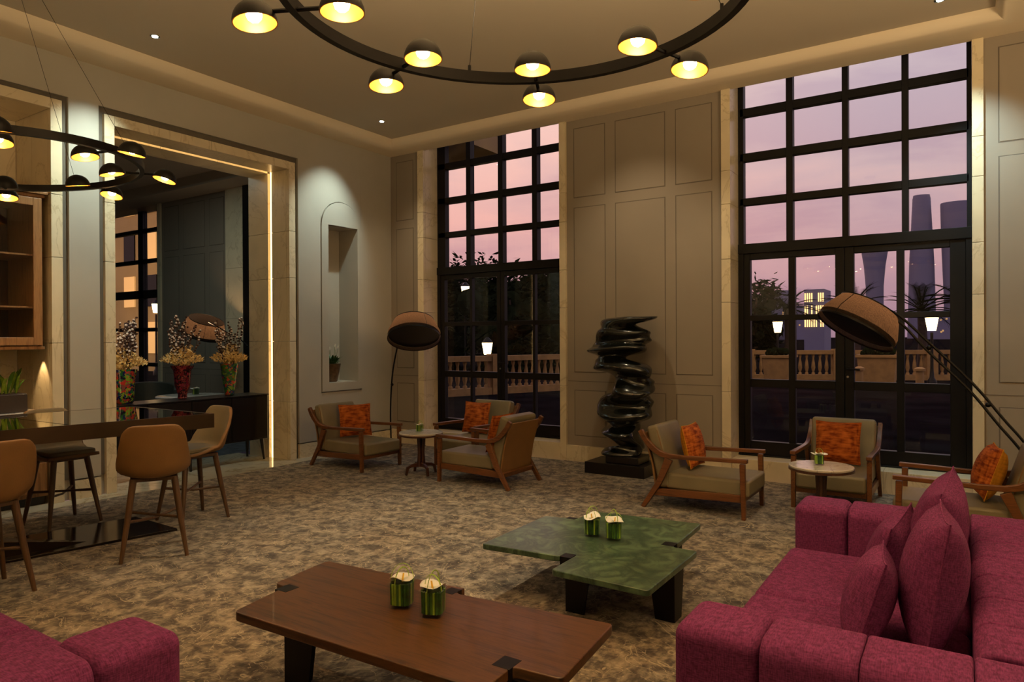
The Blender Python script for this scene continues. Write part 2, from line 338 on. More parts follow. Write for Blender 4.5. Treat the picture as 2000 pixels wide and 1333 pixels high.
        if loc: o.location = loc
        if solid: md = o.modifiers.new('s', 'SOLIDIFY'); md.thickness = solid; md.offset = 0
        if bev:
            md = o.modifiers.new('b', 'BEVEL'); md.width = bev; md.segments = seg; md.limit_method = 'ANGLE'; md.angle_limit = R(40)
            md.harden_normals = True
        if sub: md = o.modifiers.new('u', 'SUBSURF'); md.levels = sub; md.render_levels = sub
        return o
def tag(o, label, cat, group=None, kind=None):
    o['label'] = label; o['category'] = cat
    if group: o['group'] = group
    if kind: o['kind'] = kind
    return o
def thing(name, label, cat, loc=(0, 0, 0), rz=0, group=None):
    o = bpy.data.objects.new(name, None); COL.objects.link(o); o.location = loc; o.rotation_euler = (0, 0, rz); o.empty_display_size = 0.1
    return tag(o, label, cat, group)
def struct(name, b, mat, **k):
    o = b.obj(name, mat, **k)
    if not k.get('parent'): o['kind'] = 'structure'
    return o
def sroot(name, loc=(0, 0, 0)):
    o = bpy.data.objects.new(name, None); COL.objects.link(o); o.location = loc; o['kind'] = 'structure'; return o
def dup(o, loc=None, rz=None, label=None, group=None, parent=None):
    c = o.copy(); COL.objects.link(c)
    if parent: c.parent = parent
    if loc is not None: c.location = loc
    if rz is not None: c.rotation_euler = (0, 0, rz)
    if label: c['label'] = label
    if group: c['group'] = group
    for ch in o.children: dup(ch, parent=c)
    return c

# ================================================================== STRUCTURE
LX, BY, H1 = -7.25, 7.72, 4.30
struct('floor', B().box(-7.03, 3.6, -3.2, 7.70, -0.05, 0.0), 'carpet')
st = sroot('trim_1')     # marble floor border and the threshold between the rooms, slab by slab
for y0, y1 in [(-3.2,-1.2),(-1.2,0.4),(0.4,1.9),(1.9,3.66)]:
    B().box(-7.28, -7.035, y0, y1-0.004, -0.05, 0.002).obj('floor_slab', 'floor2', st)
for y0, y1 in [(3.66,4.4),(4.4,5.12),(5.12,5.87)]:
    for x0, x1 in [(-8.35,-7.7),(-7.7,-7.035)]:
        B().box(x0, x1-0.004, y0, y1-0.004, -0.05, 0.002).obj('floor_slab', 'floor2', st)
B().box(-8.0, -7.285, 1.0, 3.13, -0.05, 0.0).obj('floor_slab','floor2',st)
B().box(-7.28, -7.035, 5.874, 7.72, -0.05, 0.002).obj('floor_slab', 'floor2', st)

# --- left wall core
wl = struct('wall_left', (B().box(-8.05,-7.30,-3.2,1.0,0,4.62).box(-8.05,-7.30,1.0,3.13,3.80,4.62).box(-8.05,-7.30,3.13,3.64,0,4.62)
    .box(-8.05,-7.30,3.64,5.89,3.78,4.62).box(-8.05,-7.30,5.89,6.5,0,4.62).box(-8.05,-7.30,7.04,8.0,0,4.62).box(-8.05,-7.30,6.5,7.04,0,0.96)
    .box(-8.05,-7.30,6.5,7.04,3.12,4.62).box(-8.05,-7.62,6.5,7.04,0.96,3.12).box(-8.05,-8.0,1.0,3.13,0,3.80)), 'wall')
B().box(-7.30,-7.25,-3.2,7.74,3.91,4.62).obj('wall_panel', 'wall', wl)
B().box(-7.30,-7.25,3.25,3.53,0.20,3.91).obj('wall_panel', 'wall', wl)
B().box(-7.30,-7.25,6.0,6.372,0.20,3.91).obj('wall_panel', 'wall', wl)
B().box(-7.30,-7.25,7.118,7.74,0.20,3.91).obj('wall_panel', 'wall', wl)
B().box(-7.30,-7.25,6.372,7.118,0.20,0.832).obj('wall_panel', 'wall', wl)
B().box(-7.299,-7.285,3.13,3.64,0.2,3.80).box(-7.299,-7.285,5.9,6.02,0,3.80).box(-7.299,-7.285,1,6.02,3.80,3.95).obj('shadow_groove', 'groove', wl)
# above the arched niche: panel with an arched cut, and the niche surround standing slightly proud
def archpts(c, hw, zs, rise, n=20): return [(c+hw*math.cos(PI*i/n), zs+rise*math.sin(PI*i/n)) for i in range(n+1)]
b = B(); ap = archpts(6.745, 0.372, 3.10, 0.36); n = len(ap)
fr = [b.bm.verts.new((-7.25, y, z)) for y, z in ap]; tp = [b.bm.verts.new((-7.25, y, 3.91)) for y, z in ap]
fb = [b.bm.verts.new((-7.28, y, z)) for y, z in ap]
for i in range(n-1):
    b.bm.faces.new((fr[i], fr[i+1], tp[i+1], tp[i])); b.bm.faces.new((fr[i], fb[i], fb[i+1], fr[i+1]))
b.obj('wall_panel', 'wall', wl)
b = B(); ai = archpts(6.745, 0.362, 3.10, 0.35)
v = [b.bm.verts.new((-7.238, y, z)) for y, z in ai]; base = [b.bm.verts.new((-7.238, y, 3.12)) for y, z in ai]
vb = [b.bm.verts.new((-7.30, y, z)) for y, z in ai]
for i in range(n-1):
    if ai[i][1] > 3.12 or ai[i+1][1] > 3.12: b.bm.faces.new((v[i], v[i+1], base[i+1], base[i]))
    b.bm.faces.new((v[i], vb[i], vb[i+1], v[i+1]))
b.box(-7.30,-7.238,6.383,6.5,0.845,3.12).box(-7.30,-7.238,7.04,7.107,0.845,3.12).box(-7.30,-7.238,6.5,7.04,0.845,0.955)
b.obj('niche_surround', 'wall', wl)

# --- stone frames round the two openings
def stone_frame(name, y0, y1, zt, right=True, left=True, ztop=3.84, joints=(0,0.75,1.53,2.35,2.95)):
    t = sroot(name); j = list(joints)+[ztop]
    for k in range(len(j)-1):
        if left: B().box(-7.30,-7.242,y0-0.10,y0,j[k]+0.002,j[k+1]-0.002).obj('stone_slab','stone',t,bev=0.002,seg=1)
        if right: B().box(-7.30,-7.242,y1,y1+0.10,j[k]+0.002,j[k+1]-0.002).obj('stone_slab','stone',t,bev=0.002,seg=1)
    m = max(2, int((y1-y0)/0.75))
    for k in range(m):
        a = y0+(y1-y0)*k/m; c = y0+(y1-y0)*(k+1)/m
        B().box(-7.30,-7.242,a+0.002,c-0.002,zt,ztop).obj('stone_slab','stone',t,bev=0.002,seg=1)
    return t, j
t2, j = stone_frame('trim_2', 3.68, 5.85, 3.74)
for k in range(len(j)-1):        # reveal linings with the recessed light slot
    z0, z1 = j[k]+0.002, min(j[k+1]-0.002, 3.74)
    for ys in ((3.64,3.68),(5.85,5.89)):
        B().box(-7.585,-7.302,ys[0],ys[1],z0,z1).obj('stone_slab','stone',t2); B().box(-8.07,-7.665,ys[0],ys[1],z0,z1).obj('stone_slab','stone',t2)
for k in range(3):
    a, c = 3.68+k*0.7233, 3.68+(k+1)*0.7233
    B().box(-7.585,-7.302,a+.002,c-.002,3.74,3.78).obj('stone_slab','stone',t2); B().box(-8.07,-7.665,a+.002,c-.002,3.74,3.78).obj('stone_slab','stone',t2)
B().box(-7.645,-7.605,3.66,5.87,3.768,3.778).box(-7.645,-7.605,5.872,5.882,0.0,3.768).box(-7.645,-7.605,3.648,3.658,0.0,3.768).obj('led_strip','led',t2)['label'] = 'glowing warm light strip set in the reveal'
t1, j = stone_frame('trim_3', 1.05, 3.09, 3.76, left=False, ztop=3.86)
for k in range(len(j)-1):
    z0, z1 = j[k]+0.002, min(j[k+1]-0.002, 3.76)
    for x0, x1 in ((-7.64,-7.302),(-7.99,-7.644)):
        B().box(x0,x1,3.09,3.13,z0,z1).obj('stone_slab','stone',t1)
for y0, y1 in ((1.05,1.7),(1.7,2.4),(2.4,3.088)):
    for z0, z1 in ((0,0.75),(0.75,1.53),(1.53,2.35),(2.35,2.95),(2.95,3.76)):
        B().box(-8.0,-7.98,y0+.002,y1-.002,z0+.002,z1-.002).obj('stone_slab','stone',t1)
    B().box(-7.98,-7.302,y0+.002,y1-.002,3.76,3.80).obj('stone_slab','stone',t1)
bl = sroot('baseboard_left')
for y0, y1 in ((3.25,3.53),(6.0,6.9),(6.9,7.72)):
    B().box(-7.30,-7.244,y0+.001,y1-.001,0,0.185).obj('stone_slab','stone',bl,bev=0.002,seg=1)

# --- back wall with panels
W1, W2, W3 = (-6.58,-4.32), (-2.16,0.06), (-15.4,-13.55)
wb = struct('wall_back', (B().box(-8.0,-6.62,7.74,8.15,0,4.62).box(-4.28,-2.20,7.74,8.15,0,4.62).box(0.10,3.8,7.74,8.15,0,4.62)
     .box(-6.62,-4.28,7.80,8.15,0,0.15).box(-2.20,0.10,7.80,8.15,0,0.15).box(-6.62,-4.28,7.74,8.15,4.60,4.62).box(-2.20,0.10,7.74,8.15,4.60,4.62)), 'panel')
def wpanel(x0, x1, z0, z1, par=None, y=7.74):
    b = B()
    for g, wd, pr in ((0.0, 0.010, 0.0015),):
        b.box(x0,x1,y-pr,y,z0,z0+wd).box(x0,x1,y-pr,y,z1-wd,z1).box(x0,x0+wd,y-pr,y,z0+wd,z1-wd).box(x1-wd,x1,y-pr,y,z0+wd,z1-wd)
    b.obj('panel_groove', 'panelg', par or wb)
    return B().box(x0+0.010,x1-0.010,y-0.005,y,z0+0.010,z1-0.010).obj('wall_panel', 'panel', par or wb, bev=0.004, seg=1)
rows = ((0.32,0.90),(1.12,3.20),(3.32,4.20))
for x0, x1 in ((-4.13,-3.69),(-3.56,-2.92),(-2.80,-2.37),(-7.14,-6.80),(0.26,1.0),(1.12,1.9),(2.05,2.8)):
    for z0, z1 in rows: wpanel(x0, x1, z0, z1)
for x0, x1 in ((-7.24,-6.70),(-4.225,-2.27),(0.155,3.4)):
    B().box(x0,x1,7.7385,7.74,1.005,1.013).obj('panel_seam','panelg',wb)
bb = sroot('baseboard_back')
for x0, x1 in ((-7.24,-6.69),(-4.23,-3.3),(-3.3,-2.26),(0.15,1.2),(1.2,2.4),(2.4,3.6)):
    B().box(x0+.001,x1-.001,7.70,7.74,0,0.20).obj('stone_slab','stone',bb,bev=0.003,seg=1)
for (x0, x1) in (W1, W2):
    m = 3
    for k in range(m):
        a = x0+(x1-x0)*k/m; c = x0+(x1-x0)*(k+1)/m
        B().box(a+.001,c-.001,7.725,8.15,-0.02,0.215).obj('stone_slab','stone',bb,bev=0.003,seg=1)
def pier(name, xa, xb, rev):   # stone strip on the wall face plus its lined reveal
    t = sroot(name); js = [0, 0.95, 1.94, 2.42, 3.03, 3.40, 4.60]
    for k in range(6):
        B().box(xa,xb,7.70,7.745,js[k]+.002,min(4.3,js[k+1]-.002)).obj('stone_slab','stone',t,bev=0.002,seg=1)
        x0, x1 = (xb-0.035, xb) if rev > 0 else (xa, xa+0.035)
        B().box(x0,x1,7.747,8.12,js[k]+.002,js[k+1]-.002).obj('stone_slab','stone',t)
pier('trim_4', -6.69, -6.58, 1); pier('trim_5', -4.32, -4.23, -1); pier('trim_6', -2.26, -2.16, 1); pier('trim_7', 0.06, 0.15, -1)

# --- windows and doors
def glazing(wname, dname, x0, x1, starts, dstile, bars, handle):
    Y0, Y1 = 8.02, 8.12
    wd = sroot(wname); zt = 2.60
    def fb(nm, par, *a, bev=0.004): return B().box(*a).obj(nm, 'frame', par, bev=bev, seg=1)
    fb('jamb', wd, x0, starts[0][1], Y0, Y1, zt, 4.60); fb('jamb', wd, starts[-1][0], x1, Y0, Y1, zt, 4.60)
    for a, c in starts[1:-1]: fb('mullion', wd, a, c, Y0-0.005, Y1, zt, 4.60)
    fb('transom', wd, x0, x1, Y0-0.02, Y1, 2.50, 2.61)
    zr = [2.61]+[z for q in bars for z in q]+[4.60]
    for a, c in bars: fb('glazing_bar', wd, x0+0.02, x1-0.02, Y0, Y1-0.01, a, c)
    for i in range(len(starts)-1):
        for k in range(0, len(zr), 2):
            B().box(starts[i][1]-.005, starts[i+1][0]+.005, 8.065, 8.075, zr[k]-.005, zr[k+1]+.005).obj('pane','glass',wd)
    dr = sroot(dname)
    fb('door_frame', dr, x0, x0+0.06, Y0-0.01, Y1, 0.215, 2.50); fb('door_frame', dr, x1-0.05, x1, Y0-0.01, Y1, 0.215, 2.50)
    (s0, m1, me, m2, s1) = dstile
    mid = (me[0]+me[1])/2
    for li, (a, c, m) in enumerate(((x0+0.06, mid-0.002, m1), (mid+0.002, x1-0.05, m2))):
        lf = B().box(a, (s0 if li == 0 else me[1]), Y0, Y1-.02, 0.23, 2.495).box((me[0] if li == 0 else s1), c, Y0, Y1-.02, 0.23, 2.495)
        l0, l1 = (s0, me[0]) if li == 0 else (me[1], s1)
        lf.box(l0, l1, Y0, Y1-.02, 0.23, 0.38).box(l0, l1, Y0, Y1-.02, 2.43, 2.495)
        lo = lf.obj('door_leaf', 'frame', dr, bev=0.004, seg=1)
        zs = [(0.38,0.99),(1.08,1.74),(1.80,2.43)]
        for z0, z1 in ((0.99,1.08),(1.74,1.80)): fb('glazing_bar', lo, l0, l1, Y0, Y1-.03, z0, z1)
        fb('glazing_bar', lo, m[0], m[1], Y0-.002, Y1-.03, 0.38, 2.43)
        for z0, z1 in zs:
            for xa, xb in ((l0, m[0]), (m[1], l1)):
                B().box(xa-.004, xb+.004, 8.055, 8.063, z0-.004, z1+.004).obj('pane','glass',lo)
    hb = B().lathe([(0.026,0),(0.026,0.012)], 16, mat=Matrix.Translation((handle, Y0-.002, 1.215)) @ Matrix.Rotation(PI/2, 4, 'X'))
    hb.tube([(handle, Y0-.01, 1.215), (handle, Y0-.05, 1.215), (handle+0.02, Y0-.055, 1.213), (handle+0.12, Y0-.055, 1.21)], 0.009, 8)
    hb.obj('door_handle','blackm',dr,smooth=True)['label'] = 'black lever handle'
    B().lathe([(0.012,0),(0.012,0.01)], 12, mat=Matrix.Translation((handle, Y0-.002, 1.13)) @ Matrix.Rotation(PI/2, 4, 'X')).obj('keyhole_plate','steel',dr)
    fb('door_sill', dr, x0, x1, Y0-.03, Y1, 0.215, 0.232)
bars = ((3.05,3.13),(3.55,3.64),(4.06,4.15))
glazing('window_1','door_1',W1[0],W1[1],[(W1[0],-6.43),(-6.04,-5.96),(-5.48,-5.40),(-4.92,-4.84),(-4.36,W1[1])],(-6.45,(-5.98,-5.94),(-5.51,-5.38),(-4.92,-4.88),-4.42),bars,-5.45)
glazing('window_2','door_2',W2[0],W2[1],[(W2[0],-2.10),(-1.64,-1.57),(-1.08,-1.02),(-0.53,-0.47),(0.02,W2[1])],(-2.03,(-1.62,-1.55),(-1.15,-0.97),(-0.58,-0.51),-0.12),bars,-1.03)

# --- ceiling: raised tray with a rounded cove running round it
struct('ceiling', B().box(-7.1, 0.45, -3.05, 7.6, 4.43, 4.62).box(0.60,3.8,-3.2,7.74,4.30,4.62), 'ceil')
b = B(); rect = ((-7.25,-3.2),(0.60,-3.2),(0.60,7.74),(-7.25,7.74)); sg = ((1,1),(-1,1),(-1,-1),(1,-1))
prof = [(0,4.30),(0.22,4.30)]+[(0.22+0.15*math.sin(t*PI/16), 4.30+0.131*(1-math.cos(t*PI/16))) for t in range(1,9)]
rg = [[b.bm.verts.new((x+sx*d, y+sy*d, z)) for d, z in prof] for (x, y), (sx, sy) in zip(rect, sg)]
for i in range(4):
    for k in range(len(prof)-1): b.bm.faces.new((rg[i][k], rg[(i+1)%4][k], rg[(i+1)%4][k+1], rg[i][k+1]))
struct('trim_8', b, 'cove', smooth=True)
struct('wall_right', B().box(3.6,3.8,-3.2,8.0,0,4.62), 'wall')
struct('wall_front', B().box(-8.05,3.8,-3.4,-3.2,0,4.62), 'wall')

# --- the room beyond the opening
struct('floor_2', B().box(-17.5,-8.35,-1.0,8.0,-0.05,0.0), 'carpet2')
b2 = B().box(-13.50,-11.27,7.74,8.15,0,4.62).box(-17.5,-16.30,7.74,8.15,0,4.62).box(-16.30,-13.50,7.74,8.15,4.31,4.62).box(-16.3,-13.5,7.8,8.15,0,0.2).box(-11.3,-8.05,7.74,8.15,0,4.62)
w2 = struct('wall_back_2', b2, 'panel')
for x0, x1 in ((-13.35,-12.85),(-12.7,-12.0),(-11.85,-11.4)):
    for z0, z1 in rows: wpanel(x0, x1, z0, z1, w2)
B().box(-13.45,-11.27,7.7385,7.74,1.0,1.01).obj('panel_seam','panelg',w2)
t9 = sroot('trim_9')
for k, (z0, z1) in enumerate(((0,0.95),(0.95,1.94),(1.94,2.85),(2.85,4.3))):
    B().box(-11.27,-10.74,7.68,7.745,z0+.002,z1-.002).obj('stone_slab','stone',t9)
    B().box(-13.55,-13.45,7.70,7.745,z0+.002,z1-.002).obj('stone_slab','stone',t9)
B().box(-10.74,-10.60,7.66,7.74,0,4.3).obj('black_post','black',t9)  # narrow black post at the edge of the stone pier
struct('wall_left_2', B().box(-17.7,-17.5,-1.2,8.15,0,4.62), 'wall')
struct('wall_front_2', B().box(-17.7,-8.05,-1.2,-1.0,0,4.62), 'wall')
struct('ceiling_2', B().box(-17.5,-8.05,-1.0,7.2,4.50,4.62).box(-17.5,-8.05,7.2,7.74,4.30,4.62).box(-8.5,-8.05,-1,7.2,4.3,4.5), 'ceil')
wd = sroot('window_3')
for a, c in ((-16.3,-16.1),(-14.85,-14.66),(-14.12,-13.5)): B().box(a,c,8.02,8.12,0.2,4.31).obj('mullion','frame',wd)
for a, c in ((0.2,0.38),(1.0,1.08),(1.74,1.82),(2.45,2.62),(3.2,3.28),(3.85,3.93)): B().box(-16.3,-13.55,8.02,8.11,a,c).obj('glazing_bar','frame',wd)
for a, c in ((-16.1,-14.85),(-14.66,-14.12)):
    for z0, z1 in ((0.38,1.0),(1.08,1.74),(1.82,2.45),(2.62,3.2),(3.28,3.85),(3.93,4.31)): B().box(a,c,8.06,8.07,z0,z1).obj('pane','glass',wd)

# ================================================================== OUTDOORS
struct('ground', B().box(-900,900,8.15,1800,-0.2,0.18), 'ground')
B().box(-9.5,-6.22,8.15,9.2,4.50,4.9).obj('roof_overhang','facade')['kind'] = 'structure'
# balustrade
bal = thing('balustrade','pale stone balustrade with turned balusters along the terrace edge','balustrade')
segs = [((-10.9,11.5),(-7.5,19.4)),((-7.5,19.4),(-5.9,23.0)),((-5.9,23.0),(1.6,26.5))]
bm0 = B().lathe([(0.055,0),(0.055,0.05),(0.03,0.08),(0.062,0.22),(0.05,0.36),(0.028,0.52),(0.05,0.6),(0.05,0.66)], 8).obj('baluster','sand',bal,smooth=True)
first = True
for (xa, ya), (xb, yb) in segs:
    d = Vector((xb-xa, yb-ya, 0)); ln = d.length; d.normalize(); ang = math.atan2(d.y, d.x)
    mt = Matrix.Translation((xa, ya, 0)) @ Matrix.Rotation(ang, 4, 'Z')
    B().box(0,ln,-0.14,0.14,0.15,0.35,mt).obj('plinth','sand',bal); B().box(0,ln,-0.12,0.12,1.0,1.13,mt).obj('handrail','sand',bal)
    np_ = max(1, int(ln/2.6)); 
    for i in range(np_+1): B().box(i*ln/np_-.16,i*ln/np_+.16,-.16,.16,0.15,1.17,mt).obj('pier','sand',bal)
    k = int(ln/0.2)
    for i in range(1, k):
        p = Vector((xa, ya, 0.35))+d*(i*ln/k)
        if first: bm0.location = p; first = False
        else: q = bm0.copy(); COL.objects.link(q); q.location = p
def lantern(x, y, z, label):
    t = thing('street_lantern', label, 'lantern', (x, y, 0.18))
    B().lathe([(0.12,0),(0.12,0.15),(0.06,0.25),(0.04,0.5),(0.035,z-0.45)],12).obj('post','blackm',t,smooth=True)
    B().lathe([(0.10,z-0.40),(0.16,z-0.05)],8).obj('lantern_glass','lantern',t)
    B().lathe([(0.18,z-0.05),(0.10,z+0.05),(0.03,z+0.12)],8).obj('cap','blackm',t)
    light('lantern_light','POINT',(x,y-0.3,z),10,(1,.6,.25),shadow_soft_size=0.15)
lantern(-5.19,24.0,1.93,'glowing street lantern on a dark post outside the left leaf of the large glass door')
lantern(-0.75,22.0,1.93,'glowing street lantern outside the right leaf of the large glass door')
lantern(-15.8,20.9,3.4,'tall glowing lantern among the trees outside the smaller window')
lantern(-11.89,16.8,1.30,'low white lantern on the balustrade outside the smaller window')
for (x, y, lb) in ((-5.35,20.5,'short stone bollard standing in front of the balustrade left'),(-2.3,20.0,'short stone bollard behind the door handle side'),(-0.95,20.2,'short stone bollard outside the rightmost door pane')):
    t = thing('bollard', lb, 'bollard', (x, y, 0.18)); B().lathe([(0.10,0),(0.09,0.5)],12).obj('post','sand',t,smooth=True); B().lathe([(0.13,0.5),(0.13,0.56),(0.05,0.6)],12).obj('cap','sand',t,smooth=True)
for i, (x, y, wd_, lb) in enumerate(((-4.55,21.2,0.75,'large square stone planter outside the left door leaf'),(-2.1,22.5,1.0,'wide stone planter outside the right door leaf'),(-9.3,17.6,0.7,'sand coloured planter with clipped bush outside the smaller window'))):
    t = thing('stone_planter', lb, 'planter', (x, y, 0.18)); h = 0.78
    B().hull([(-wd_/2*.85,-.4,0),(wd_/2*.85,-.4,0),(wd_/2*.85,.4,0),(-wd_/2*.85,.4,0)],[(-wd_/2,-.45,h),(wd_/2,-.45,h),(wd_/2,.45,h),(-wd_/2,.45,h)]).obj('tub','sand',t,bev=0.01,seg=1)
    B().box(-wd_/2-.05,wd_/2+.05,-.5,.5,h,h+.07).obj('rim','sand',t)
    bb_ = B()
    for q in range(40): bb_.ico((random.uniform(-wd_/2,wd_/2)*.8,random.uniform(-.3,.3),h+.1+random.random()*.12),.08,1)
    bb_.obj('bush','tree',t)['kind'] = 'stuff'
light('terrace_glow','AREA',(-3.2,19.5,4.2),60,(1,.66,.25),(0,0,0),size=5)
# trees
def tree(x, y, h, rad, n, label, seed):
    rnd = random.Random(seed); t = thing('tree', label, 'tree', (x, y, 0.15), group='trees outside the windows')
    tr = B().tube([(0,0,0),(.1,0,h*.3),(0,.1,h*.6)],[.16,.12,.07],8)
    for k in range(5):
        a = k*1.3; tr.tube([(0,.05,h*.4),(math.cos(a)*rad*.5,math.sin(a)*rad*.5,h*.75)],[.07,.03],6)
    tr.obj('trunk','bark',t,smooth=True)
    b = B()
    for _ in range(40):
        q_ = rad*rnd.uniform(.16,.32); b.ico((rnd.gauss(0,.42)*rad, rnd.gauss(0,.3)*rad, min(h*.86-q_, h*.45+rnd.gauss(0,.3)*h*.6)), q_, 2)
    cl = [(Vector((rnd.gauss(0,.42)*rad, rnd.gauss(0,.42)*rad, min(h*.82, h*.5+rnd.gauss(0,.24)*h*.7))), rnd.uniform(.25,.5)*rad*.6) for _ in range(14)]
    for _ in range(n):
        c, r = rnd.choice(cl); p = c+Vector((rnd.gauss(0,r),rnd.gauss(0,r),rnd.gauss(0,r*.8)))
        if p.z < .3: continue
        d = Vector((rnd.uniform(-1,1),rnd.uniform(-1,1),rnd.uniform(-.6,.6))).normalized()*rnd.uniform(.12,.24); s = d.cross(Vector((rnd.uniform(-1,1),rnd.uniform(-1,1),1))).normalized()*rnd.uniform(.05,.09)
        b.quad(p-d, p+s, p+d, p-s)
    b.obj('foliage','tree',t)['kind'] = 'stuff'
for i, (x, y, h, rad, n, lb) in enumerate(((-22.5,25,4.9,2.5,7500,'loose leafed dark tree at the left edge behind the smaller window'),(-18.6,26,4.9,2.6,7500,'dark round tree second from the left behind the smaller window'),(-15.4,27,5.0,2.6,7500,'dense dark tree in the middle of the smaller window'),(-12.1,26,4.9,2.5,7500,'dense dark tree at the right edge of the smaller window'),(-7.6,30.5,4.1,1.2,2600,'small round tree far left in the large glass door'),(-20.3,21.5,3.6,1.9,5000,'low dark tree behind the balustrade outside the smaller window'),(-14.4,22,3.8,2.1,5000,'low dark tree beside the right door leaf of the smaller window'))):
    tree(x, y, h, rad, n, lb, i+3)
def palm(x, y, h, L_, label, seed, nf=26):
    rnd = random.Random(seed); t = thing('palm_tree', label, 'palm', (x, y, 0.15), group='palms outside the glass door')
    B().tube([(0,0,0),(.05,0,h*.5),(0,0,h)],[.2,.16,.14],8).obj('trunk','bark',t,smooth=True)
    for k in range(nf):
        a = rnd.uniform(0,2*PI); up = rnd.uniform(-.1,1.2); b = B(); prev = None; pts = []
        for i in range(8):
            s = i/7*L_; pts.append(Vector((math.cos(a)*s*math.cos(up)*.95, math.sin(a)*s*math.cos(up)*.95, h+s*math.sin(up)-.35*(s/L_)**2*L_)))
        b.tube(pts,[.018]*7+[.005],4)
        for i in range(1,8):
            for sd in (-1,1):
                for j in range(3):
                    p = pts[i-1].lerp(pts[i], j/3); d = (pts[i]-pts[i-1]).normalized(); o_ = d.cross(Vector((0,0,1))).normalized()*sd
                    tip = p+(o_*.55+d*.7)*L_*.22; b.quad(p, p+d*.025, tip, tip-d*.005)
        b.obj('frond','tree',t)
palm(-6.2,30.5,2.6,1.5,'palm with spiky fronds outside the left leaf of the large glass door',1,22)
palm(-3.6,30,2.55,1.6,'palm behind the arc lamp shade outside the large glass door',2)
palm(-1.4,31,2.4,1.7,'palm between the two towers outside the right door leaf',5)
palm(-0.1,27.5,2.6,1.5,'rightmost palm at the edge of the large glass door',4)
# far towers and low skyline
def tower(label, x, y, prof, el=0.7):
    t = thing('skyscraper', label, 'skyscraper', (x, y, 0.18)); seg = 28
    m = Matrix.Diagonal((1, el, 1, 1)); B().lathe(prof, seg, mat=m).obj('shaft','tower',t,smooth=True)
    for k in range(34):
        zz = prof[0][1]+(prof[-1][1]-prof[0][1])*k/34
        for (r0, z0), (r1, z1) in zip(prof, prof[1:]):
            if z0 <= zz <= z1: rr = r0+(r1-r0)*(zz-z0)/max(z1-z0,1e-6)
        B().lathe([(rr+.04,zz),(rr+.04,zz+.5)], seg, cap=False, mat=m).obj('floor_band','tower',t)
tower('hazy blue skyscraper flaring upwards beside the centre of the glass door', -58.1, 600, [(6.0,0),(6.2,40),(7.5,56),(10.5,76),(11,80)])
tower('tall slender hazy skyscraper with a rounded flat top', -26.8, 600, [(9.6,0),(9.0,20),(8.2,55),(6.8,85),(5.9,104),(5.4,107),(3,107.2)])
tower('broad hazy skyscraper at the right edge of the large window', -4.2, 600, [(8.5,0),(8.7,30),(10.2,70),(10.8,98),(10.6,99.2),(6,99.3)])
sk = [(-150,18,26),(-138,12,14),(-128,20,19),(-112,14,30),(-98,12,22),(-88,14,28),(-76,10,18),(-44,12,17),(-10,14,14),(6,16,20)]
for i, (x, wd_, h) in enumerate(sk):
    t = thing('far_building', 'low hazy building on the skyline, number %s from the left' % ['first','second','third','fourth','fifth','sixth','seventh','eighth','ninth','last'][i], 'building', (x, 400+(i%2)*14, 0.18), group='skyline buildings')
    B().box(-wd_/2,wd_/2,-5,5,0,h*.8).box(-wd_/2*.6,wd_/2*.6,-4,4,h*.8,h).obj('block','tower',t)
    b = B()
    for k in range(10):
        zz = random.uniform(2,h*.75); xx = random.uniform(-wd_*.45,wd_*.42); b.box(xx,xx+.8,-5.1,-5,zz,zz+.8)
    b.obj('lit_windows','litwin',t)
for i, (x, y, z0, z1, wd_, lb) in enumerate(((-12.7,75,2.4,6.2,1.9,'low building with bright arched lights right of the first lantern'),(-18.9,75,2.2,3.4,1.0,'low building with string lights left of the first lantern'))):
    t = thing('lit_building', lb, 'building', (x, y, 0.18)); B().box(-wd_/2,wd_/2,0,4,0,z1).obj('wall','tower',t)
    for k in range(9):
        for r0 in (0,1,2):
            if random.random() < .85: B().box(-wd_/2+.06+k*wd_/9,-wd_/2+.06+k*wd_/9+wd_/20,-.1,0,z0+r0*(z1-z0)/3,z0+(r0+.7)*(z1-z0)/3).obj('window','litwin2',t)
# stone building seen through the window of the room beyond
t = thing('stone_building','sand coloured stone building with lit windows seen through the far room','building',(-27,17,0.18))
B().box(-8,7,0,4,0,9).obj('wall','facade',t)
for k in range(8):
    for q in range(4):
        B().box(-7.4+k*1.8,-6.5+k*1.8,-.06,0,.8+q*2.1,2.2+q*2.1).obj('window','litwin' if (k*3+q)%2==0 else 'frame',t)
light('facade_glow','AREA',(-30,11.5,3.5),170,(1,.66,.32),(R(100),0,0),size=4)
lantern(-26.5,15.0,2.85,'bright wall lantern seen through the opening behind the left vase')

